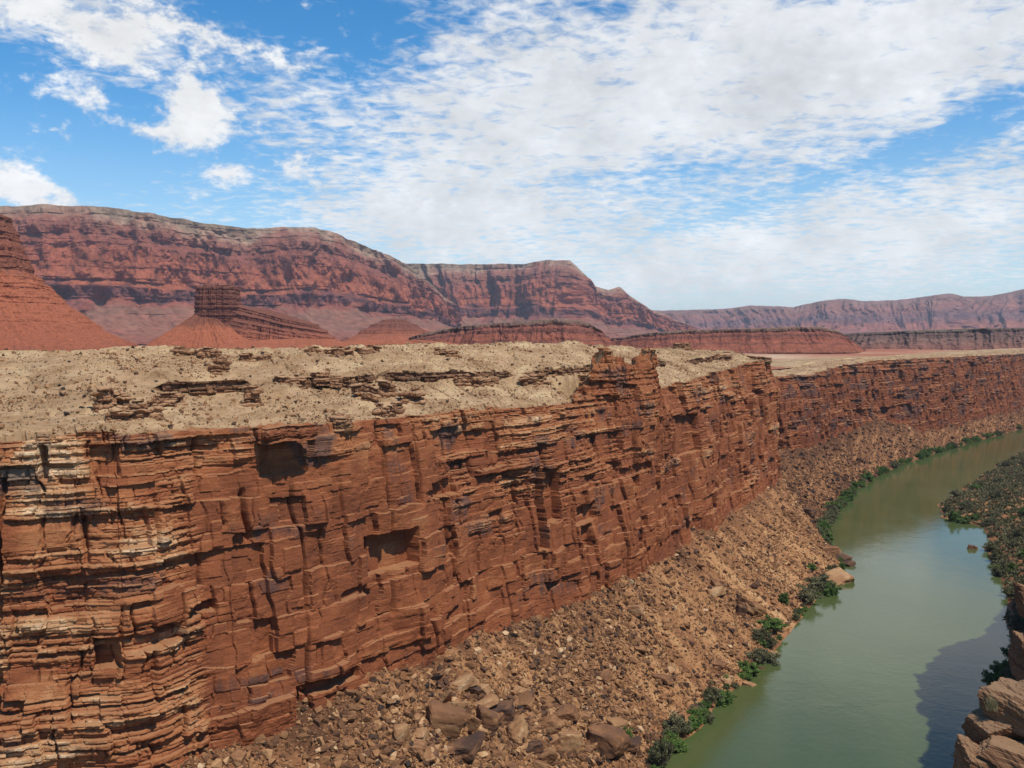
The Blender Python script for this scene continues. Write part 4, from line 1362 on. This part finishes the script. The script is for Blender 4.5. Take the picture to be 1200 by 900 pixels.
pts = pick(TN, 250, rg, lambda c, px, py: (w_talus(c, px, py) + 10 * np.exp(-((px - 600) / 110) ** 2 - ((py - 862) / 32) ** 2)) * ((py > 640) | (px > 760)) * (px < 1010), (200, 1010, 560, 905))
size = np.clip(1.4 * (rg.pareto(2.4, len(pts)) + 1), 1.4, 4.2)
LABB = ['plain brown boulder lying in the rubble of the near talus', 'flat reddish slab boulder lying in the rubble of the near talus']
for i in range(len(pts)):
    s = size[i]
    flat = 0.75 if i % 3 else 0.42
    boulder(pts[i], (s * (1 + 0.4 * rg.random()), s, s * flat), rg.random() * 6.28, (rg.normal(0, 0.3), rg.normal(0, 0.3)), i + 3,
            LABB[0] if i % 3 else LABB[1], 'talus boulders' if i % 3 else 'talus slabs')

# ------------------------------------------------------------------ layered outcrops on the slope and the rim towers
def outcrop(p, rx, ry, h, rot, seed, label, name='rock_outcrop', taper=0.8, under=0.12, th=0.8, nth=220, rows=None, sq=2.6, sink=1.2, tilt=(0, 0), joint=1.0):
    """a pile of weathered beds: closed surface around an irregular plan, beds stepping in and out"""
    rows = rows or int(max(30, min(130, (h + sink) / 0.13)))
    th_ = np.linspace(0, 2 * math.pi, nth, endpoint=False)
    zz = np.linspace(-sink, h, rows)
    TH = np.broadcast_to(th_[:, None], (nth, rows))
    Z = np.broadcast_to(zz[None, :], (nth, rows)).copy()
    c, s = np.cos(th_), np.sin(th_)
    sup = 1 / (np.abs(c) ** sq + np.abs(s) ** sq) ** (1 / sq)
    lob = 1 + 0.30 * (0.4 + 0.6 * joint) * fbm(c * 1.6 + seed, s * 1.6, 3, seed)
    per = (rx + ry) * 0.5
    U = TH * per
    r3, k3, dn, up, du = bricks(U, Z, th, th * 2.6, seed + 1)
    r1, k1, *_ = bricks(U, Z, th * 2.8, th * 6, seed + 2)
    rel = per * 0.0 + th * (1.3 * (k3 - 0.5) + 1.0 * (r3 - 0.5) + 1.1 * (k1 - 0.5) + 1.2 * (r1 - 0.5))
    rel -= 0.5 * th * np.exp(-(np.minimum(dn, up) / (0.2 * th)) ** 2) + joint * 0.5 * th * np.exp(-(du / (0.2 * th)) ** 2)
    rel *= 0.45 + 0.55 * joint
    rel += 0.35 * th * fbm(U / th, Z / th, 3, seed + 3) + 0.25 * th * (ridged(U / (0.4 * th), Z / (0.3 * th), 3, seed + 4) - 0.5)
    t = (Z + sink) / (h + sink)
    scl = (1 - (1 - taper) * t) * (1 - under * np.exp(-(t / 0.25) ** 2))
    x = (rx * (sup * lob)[:, None] * scl + rel) * c[:, None]
    y = (ry * (sup * lob)[:, None] * scl + rel) * s[:, None]
    Z = Z + 0.35 * th * fbm(x / (2 * th), y / (2 * th), 3, seed + 5)
    # cap
    cap = np.array([0.8, 0.5, 0.2, 0.0])
    Xc, Yc = x[:, -1:] * cap, y[:, -1:] * cap
    Zc = Z[:, -1:] * 0 + h + 0.1 * th + 0.5 * th * fbm(Xc / (1.5 * th), Yc / (1.5 * th), 3, seed + 6)
    X, Y, Za = np.concatenate([x, Xc], 1), np.concatenate([y, Yc], 1), np.concatenate([Z, Zc], 1)
    tone = np.concatenate([0.42 + 0.3 * (k3 - 0.5) + 0.2 * (r3 - 0.5), np.full((nth, 4), 0.6)], 1)
    vr = np.concatenate([0.25 + 0.5 * (r1 - 0.5) + 0.3 * (k3 - 0.5), np.full((nth, 4), 0.05)], 1)
    me = mesh_np(name, np.stack([X, Y, Za], -1).reshape(-1, 3), grid_faces(nth, rows + 4, True), M_OUTCROP, {'tone': tone, 'varn': vr})
    o = link(name, me)
    o.location = (p[0], p[1], p[2])
    o.rotation_euler = (tilt[0], tilt[1], rot)
    return tag(o, label, 'rock outcrop')


# (px, py of the foot, width px, height px, label)
OUT = [(130, 478, 50, 24, 'long flat layered outcrop on the left of the tan slope'),
       (166, 488, 44, 20, 'two tiered layered ledge right of the long flat outcrop'),
       (195, 478, 40, 22, 'thick bedded outcrop with a shadowed foot, right end of the left group'),
       (136, 496, 28, 14, 'small low outcrop below the left group on the slope'),
       (216, 420, 26, 13, 'flat rock ledge at the skyline, left of the pair under the butte'),
       (244, 420, 28, 16, 'flat rock ledge at the skyline, right of the pair under the butte'),
       (256, 436, 20, 18, 'leaning broken ledge just below the skyline pair'),
       (297, 474, 22, 30, 'squat stacked outcrop standing alone on the slope'),
       (292, 424, 22, 10, 'small flat ledge on the skyline right of the butte'),
       (310, 423, 14, 9, 'small knob of rock beside the flat skyline ledge'),
       (366, 416, 26, 8, 'low dark ledge on the skyline left of the middle'),
       (395, 417, 34, 10, 'wide low ledge on the crest left of the middle'),
       (440, 470, 60, 20, 'wide broken ledge over the middle of the slope'),
       (482, 474, 26, 24, 'block shaped ledge standing out of the middle slope'),
       (515, 416, 14, 9, 'small dark rock on the middle crest'),
       (530, 420, 12, 9, 'small rock lump on the middle crest right of the dark rock'),
       (455, 490, 40, 20, 'tumbled pale ledge near the rim left of the thin beds'),
       (400, 500, 22, 14, 'dark ledge at the rim beside the overhanging block'),
       (690, 455, 55, 26, 'low layered bench at the left foot of the rim towers'),
       (430, 415, 30, 8, 'thin ledge along the crest left of the dome'),
       (340, 450, 40, 9, 'thin dark ledge line across the slope right of the squat outcrop'),
       (384, 447, 38, 10, 'dark broken ledge line in the upper slope'),
       (560, 452, 60, 14, 'long ledge band crossing the upper middle slope'),
       (625, 450, 50, 12, 'ledge band left of the rim towers'),
       (800, 410, 20, 7, 'flat cap rock on the crest right of the towers'),
       (845, 424, 44, 10, 'dark ledge along the rim before the wall corner'),
       (890, 424, 26, 9, 'rounded rock stack on the rim at the wall corner')]
def join_meshes(objs):
    """several piles welded into the first object's mesh"""
    bm = bmesh.new()
    inv = objs[0].matrix_basis.inverted()
    for o in objs:
        me = o.data.copy()
        me.transform(inv @ o.matrix_basis)
        bm.from_mesh(me)
        bpy.data.meshes.remove(me)
    bm.to_mesh(objs[0].data)
    bm.free()
    for o in objs[1:]:
        me = o.data
        bpy.data.objects.remove(o)
        bpy.data.meshes.remove(me)


for i, (px, py, wp, hp, lab) in enumerate(OUT):
    m = F_PX / on(px, py - 2, 'slope')[1]
    rgk = np.random.default_rng(800 + i)
    piles, n = [], 1 if i in (18, 26) else max(2, int(round(wp / 11)))
    for q in range(n):
        f = (q + 0.5) / n - 0.5
        p = on(px + f * wp * (0.30 if i == 18 else 0.45 if i in (23, 25) else 0.72), py - 2 + rgk.normal(0, 0.07) * hp, 'slope')
        w_ = wp / m / n * (0.70 + 0.35 * rgk.random()) * (0.6 if n == 1 else 1.0)
        hq = hp / m * (0.45 + 0.5 * rgk.random())
        piles.append(outcrop(p, w_, max(1.0, w_ * (0.5 + 0.4 * rgk.random())), hq, 0.55 + rgk.normal(0, 0.4), 850 + 37 * i + 5 * q, lab,
                             th=max(0.45, min(1.5, hq / (1.8 + 2.2 * rgk.random()))), taper=0.55 + 0.4 * rgk.random(), under=0.05, nth=120, sink=2.2,
                             joint=0.6, tilt=(rgk.normal(0, 0.07), rgk.normal(0, 0.07)), sq=2.2 + 1.5 * rgk.random()))
    bpy.context.view_layer.update()
    join_meshes(piles)
# the caprock slab that juts over the wall
p = on(326, 505, 'slope')
o = outcrop((p[0] + 3.0, p[1] - 3.5, p[2] - 3.6), 8.0, 4.6, 3.6, 0.72, 1013, 'thick dark caprock slab jutting out over a hollow in the wall', 'caprock_slab', 1.0, 0.0, 2.2, 300, 60, 7.0, 0.2, (0, 0), 0.2)
o.data.materials.clear()
o.data.materials.append(M_CLIFF)
# capping knobs on the rim pinnacles
def knob(px, py, rx, ry, h, seed, lab):
    zz = ray(px, py)
    k = np.argmin((project(WALL_NEAR[:, -1, :])[0] - px) ** 2 + (project(WALL_NEAR[:, -1, :])[1] - py) ** 2)
    q = WALL_NEAR[k, -1, :] + np.array([-0.8, 1.2, -0.5])
    o = outcrop(q, rx, ry, h, 0.6, seed, lab, 'rock_outcrop', 0.95, 0.0, 0.9, 150, 60, 3.0, 2.2, (0, 0), 0.5)
    o.data.materials.clear()
    o.data.materials.append(M_CLIFF)


knob(711, 404, 2.6, 1.8, 0.3, 31, 'flat knob of rock capping the broad left pinnacle of the rim')
knob(756, 403, 2.5, 1.8, 0.4, 37, 'rounded knob capping the narrow right pinnacle of the rim')


# ------------------------------------------------------------------ shrubs
def leaf_cloud(seed, n, rx, rz, mat, leaf=0.16, nclump=44):
    rg = np.random.default_rng(seed)
    cl = rg.normal(size=(nclump, 3))
    cl /= np.linalg.norm(cl, axis=1)[:, None]
    cl *= rg.random((nclump, 1)) ** 0.6 * (0.75 + 0.55 * rg.random((nclump, 1)))
    cl = cl * np.array([rx, rx * 0.9, rz]) + np.array([0, 0, rz * 0.95])
    cl[:, 2] = np.maximum(cl[:, 2], 0.1)
    which = rg.integers(0, nclump, n)
    p = cl[which] + rg.normal(size=(n, 3)) * np.array([rx, rx, rz]) * 0.12
    p[:, 2] = np.abs(p[:, 2])
    d = rg.normal(size=(n, 3))
    d[:, 2] += 0.5
    d /= np.linalg.norm(d, axis=1)[:, None]
    sd_ = np.cross(d, rg.normal(size=(n, 3)))
    sd_ /= np.linalg.norm(sd_, axis=1)[:, None]
    L = leaf * (0.6 + 0.9 * rg.random((n, 1)))
    V = np.stack([p - sd_ * L * 0.4, p + sd_ * L * 0.4, p + d * L * 1.2], 1).reshape(-1, 3)
    tn = np.repeat(np.clip(0.3 * rg.random(n) + 0.7 * rg.random(nclump)[which], 0, 1), 3)
    return mesh_np('foliage', V, np.arange(len(V)).reshape(-1, 3), mat, {'tone': tn}), cl


def stems_mesh(cl, seed):
    V, F = [], []
    for q in cl[::2]:
        a, b = np.array([q[0] * 0.1, q[1] * 0.1, -0.15]), q
        r = 0.022
        base = len(V)
        for pnt, rr2 in ((a, r * 1.6), (b, r * 0.5)):
            for k in range(4):
                V.append(pnt + rr2 * np.array([math.cos(k * 1.57), math.sin(k * 1.57), 0]))
        for k in range(4):
            F.append([base + k, base + (k + 1) % 4, base + 4 + (k + 1) % 4, base + 4 + k])
    return mesh_np('stem', np.array(V), np.array(F), M_STEM)


def shrub_proto(seed, rx, rz, mat, n, leaf):
    fo, cl = leaf_cloud(seed, n, rx, rz, mat, leaf)
    return fo, stems_mesh(cl, seed)


SP = [shrub_proto(1, 0.55, 0.40, M_LEAF, 4200, 0.062), shrub_proto(2, 0.5, 0.5, M_LEAF, 3800, 0.060), shrub_proto(3, 0.6, 0.36, M_LEAFGREY, 3600, 0.062),
      shrub_proto(4, 0.5, 0.55, M_LEAFGREY, 3200, 0.060), shrub_proto(5, 0.6, 0.36, M_LEAF, 3600, 0.065), shrub_proto(6, 0.55, 0.42, M_LEAFGREY, 3800, 0.058)]


def shrub(p, size, k, label, group=None, rz=0.0, name='shrub'):
    t = empty(name, (p[0], p[1], p[2] - 0.1), rz)
    tag(t, label, 'shrub', group)
    fo, st = SP[k]
    f = link('foliage', fo, t)
    link('stem', st, t)
    t.scale = (size, size * (0.85 + 0.3 * random.random()), size * (0.6 + 0.45 * random.random()))
    return t


SH = [(918, 707, 17, 1, 'round bright green shrub alone on the talus above the bank'),
      (951, 668, 15, 0, 'green shrub left of the rocky spit'),
      (905, 738, 34, 0, 'long bright green shrub at the inner water edge'),
      (890, 748, 30, 2, 'wide olive grey thicket left of the bright green edge'),
      (960, 690, 36, 2, 'olive grey thicket beside the cream slab'),
      (948, 706, 30, 5, 'dull olive thicket below the cream slab'),
      (975, 700, 22, 0, 'dark green shrub at the water below the cream slab'),
      (893, 775, 36, 2, 'grey thicket at the bank above the flat slab'),
      (880, 790, 28, 0, 'green shrub at the bank left of the flat slab'),
      (833, 825, 30, 3, 'grey green shrub beside the cream boulder'),
      (850, 826, 26, 0, 'green shrub by the white boulder'),
      (792, 860, 36, 3, 'large grey shrub low on the near bank'),
      (815, 850, 24, 0, 'green shrub at the water edge near the bottom'),
      (782, 880, 30, 0, 'dark green shrub low on the near bank'),
      (800, 885, 28, 1, 'bright green shrub at the bottom water edge'),
      (735, 868, 18, 1, 'small green shrub beside the undercut ochre boulder'),
      (775, 896, 36, 3, 'grey shrub cut by the bottom edge of the view'),
      (1118, 612, 18, 1, 'bright green bush at the tip of the sandbar'),
      (1130, 613, 18, 0, 'green bush just behind the tip of the sandbar')]
for i, (px, py, wp, k, lab) in enumerate(SH):
    p = on(px, py, 'right' if px > 1050 else 'talus')
    shrub(p, wp / F_PX * p[1] * 0.82, k, lab, None, random.random() * 6)
# thickets along both banks
def bank_line(Q, s, n, u, lo, hi, rg, spread):
    k = rg.integers(0, len(u), n * 6)
    return k


def bank_shrubs(G, S, uu_mask, n, smin, smax, sz, kinds, label, group, seed, lim=(-50, 1230)):
    rg = np.random.default_rng(seed)
    px, py = project(G)
    ok = (S > smin) & (S < smax) & (px > lim[0]) & (px < lim[1]) & (py < 915) & (G[..., 1] > 60) & uu_mask & (G[..., 2] > ZW - 0.4)
    idx = np.argwhere(ok)
    wt = 1.0 / np.maximum(1, np.array([G[i, j, 1] for i, j in idx])) ** 0.3
    sel = idx[rg.choice(len(idx), n, replace=False, p=wt / wt.sum())]
    for q, (i, j) in enumerate(sel):
        p = G[i, j]
        shrub(p, sz * (0.55 + 0.8 * rg.random()), int(rg.choice(kinds)), label, group, rg.random() * 6.28)


full = np.ones(SN.shape, bool)
dens_u = np.broadcast_to((fbm(uL[near] / 16, uL[near] * 0, 3, 91) > -0.25)[:, None], SN.shape)
bank_shrubs(TN, SN, dens_u & (project(TN)[0] > 765), 100, 0.915, 1.0, 3.8, [0, 1, 2, 3, 0, 4], 'low mixed shrub along the near left bank', 'left bank shrubs', 21, (765, 1010))
bank_shrubs(TF, SF, np.ones(SF.shape, bool), 110, 0.93, 1.0, 8.5, [0, 4, 0, 5, 2], 'dark green shrub in the far bank thicket', 'far bank thicket', 22, (940, 1215))
bank_shrubs(TRt, SR, np.ones(SR.shape, bool), 70, 0.62, 0.985, 7.5, [2, 3, 5, 5, 0, 2, 4], 'olive shrub of the brush on the right bank', 'right bank brush', 23, (1100, 1215))

# ------------------------------------------------------------------ rock ledge and blocks of the near rim, lower right
def slab(px, py, Y, dims, rot, tilt, seed, label, name='rock_ledge'):
    r = ray(px, py) * Y
    v, f, tn = cut_rock(seed, 6, 70)
    u_ = v[:, 0] * 3 + v[:, 1] * 2
    v = v * (1 + 0.05 * fbm(v[:, 0] * 14 + v[:, 2] * 9, v[:, 1] * 14 - v[:, 2] * 11, 4, seed + 1) - 0.03 * np.exp(-((v[:, 2] * 7 + 0.4 * fbm(u_, u_ * 0, 2, seed)) % 1 - 0.5) ** 2 / 0.006))[:, None]
    me = mesh_np(name, v * np.array(dims) * np.array([1.1, 1.25, 1.25]), f, M_LEDGE, {'tone': tn, 'varn': 0.3 + 0.3 * fbm(v[:, 0] * 3, v[:, 2] * 3, 3, seed)})
    o = link(name, me)
    o.location = (r[0], r[1], r[2] + dims[2] * 0.45)
    o.rotation_euler = (tilt[0], tilt[1], rot)
    return tag(o, label, 'rock ledge')


slab(1202, 846, 70, (3.2, 4.0, 2.5), 0.3, (0.10, -0.05), 911, 'topmost tan block of the near ledge at the right edge')
slab(1166, 868, 70.8, (3.2, 3.0, 2.2), 0.4, (0.06, -0.10), 917, 'left shelf of the near ledge with a grass tuft')
slab(1196, 902, 67.5, (5.0, 2.4, 1.7), -0.35, (0.08, 0.24), 923, 'sloping pale slab crossing the lower right corner')
slab(1142, 918, 68.5, (2.2, 2.4, 2.6), 0.2, (0.05, 0.15), 929, 'lowest tan rock at the bottom right corner')
slab(1200, 935, 69.5, (5.4, 4.0, 3.4), 0.1, (0, 0), 931, 'dark base rock under the sloping pale slab')
slab(1213, 722, 262, (8.0, 8.0, 8.0), 0.4, (0, 0.1), 937, 'sunlit square block jutting from the right wall')
slab(1214, 790, 240, (9.0, 9.0, 9.5), 0.1, (0, 0), 941, 'dark jagged rock under the sunlit square block')
rk = ray(1094, 672)
p = on(1096, 672, 'right')
boulder(p, (7, 5, 5), 0.5, (0.1, 0.1), 5, 'rounded brown rock at the water edge by the right bank')

# dry grass tuft on the ledge
r = ray(1163, 828) * 70.2
t = empty('grass_tuft', r)
n = 260
a = RNG.random(n) * 6.28
lean = 0.55 * RNG.random(n)
L = 0.75 + 0.55 * RNG.random(n)
bx, by = 0.16 * RNG.normal(size=n), 0.16 * RNG.normal(size=n)
b0 = np.stack([bx, by, np.full(n, -0.25)], 1)
tp = b0 + np.stack([np.cos(a) * np.sin(lean), np.sin(a) * np.sin(lean), np.cos(lean)], 1) * L[:, None]
sdv = np.stack([-np.sin(a), np.cos(a), 0 * a], 1) * 0.018
V = np.stack([b0 - sdv, b0 + sdv, tp], 1).reshape(-1, 3)
link('blades', mesh_np('blades', V, np.arange(len(V)).reshape(-1, 3), M_STRAW, {'tone': np.repeat(RNG.random(n), 3)}), t)
tag(t, 'dry straw grass tuft growing on the near ledge', 'grass tuft')

# ------------------------------------------------------------------ distant power poles behind the crest
def pole(px, Y, lab, h=11.0):
    x = ray(px, 405)[0] * Y
    zt = ray(px, 404)[2] * Y
    t = empty('utility_pole', (x, Y, zt - h))
    tag(t, lab, 'utility pole')
    bm = bmesh.new()
    bmesh.ops.create_cone(bm, cap_ends=True, segments=10, radius1=0.19, radius2=0.12, depth=h, matrix=Matrix.Translation((0, 0, h / 2)))
    me = bpy.data.meshes.new('post')
    bm.to_mesh(me)
    bm.free()
    me.materials.append(M_POLE)
    link('post', me, t)
    bm = bmesh.new()
    bmesh.ops.create_cube(bm, size=1, matrix=Matrix.Translation((0, -0.2, h - 0.8)) @ Matrix.Diagonal((2.4, 0.12, 0.14, 1)))
    bmesh.ops.bevel(bm, geom=list(bm.edges), offset=0.02, segments=1, affect='EDGES')
    me = bpy.data.meshes.new('crossarm')
    bm.to_mesh(me)
    bm.free()
    me.materials.append(M_POLE)
    link('crossarm', me, t)


pole(17, 520, 'thin utility pole in front of the tall red hill at far left')
pole(204, 520, 'thin utility pole left of the butte cone')
pole(342, 520, 'thin utility pole right of the butte')

# ------------------------------------------------------------------ air
bm = bmesh.new()
bmesh.ops.create_cube(bm, size=1.0, matrix=Matrix.Translation((0, 9000, 325)) @ Matrix.Diagonal((52000, 60000, 960, 1)))
me = bpy.data.meshes.new('haze')
bm.to_mesh(me)
bm.free()
m = bpy.data.materials.new('thin_air')
m.use_nodes = True
w = NT(m.node_tree)
w.n.remove(w.n['Principled BSDF'])
pv = w.node('ShaderNodeVolumePrincipled')
pv.inputs['Color'].default_value = (0.80, 0.86, 1.0, 1)
pv.inputs['Density'].default_value = 2.5e-5
pv.inputs['Anisotropy'].default_value = 0.1
w.l.new(pv.outputs[0], w.n['Material Output'].inputs['Volume'])
me.materials.append(m)
tag(link('haze', me), 'thin blue air over the desert', 'haze', kind='stuff')
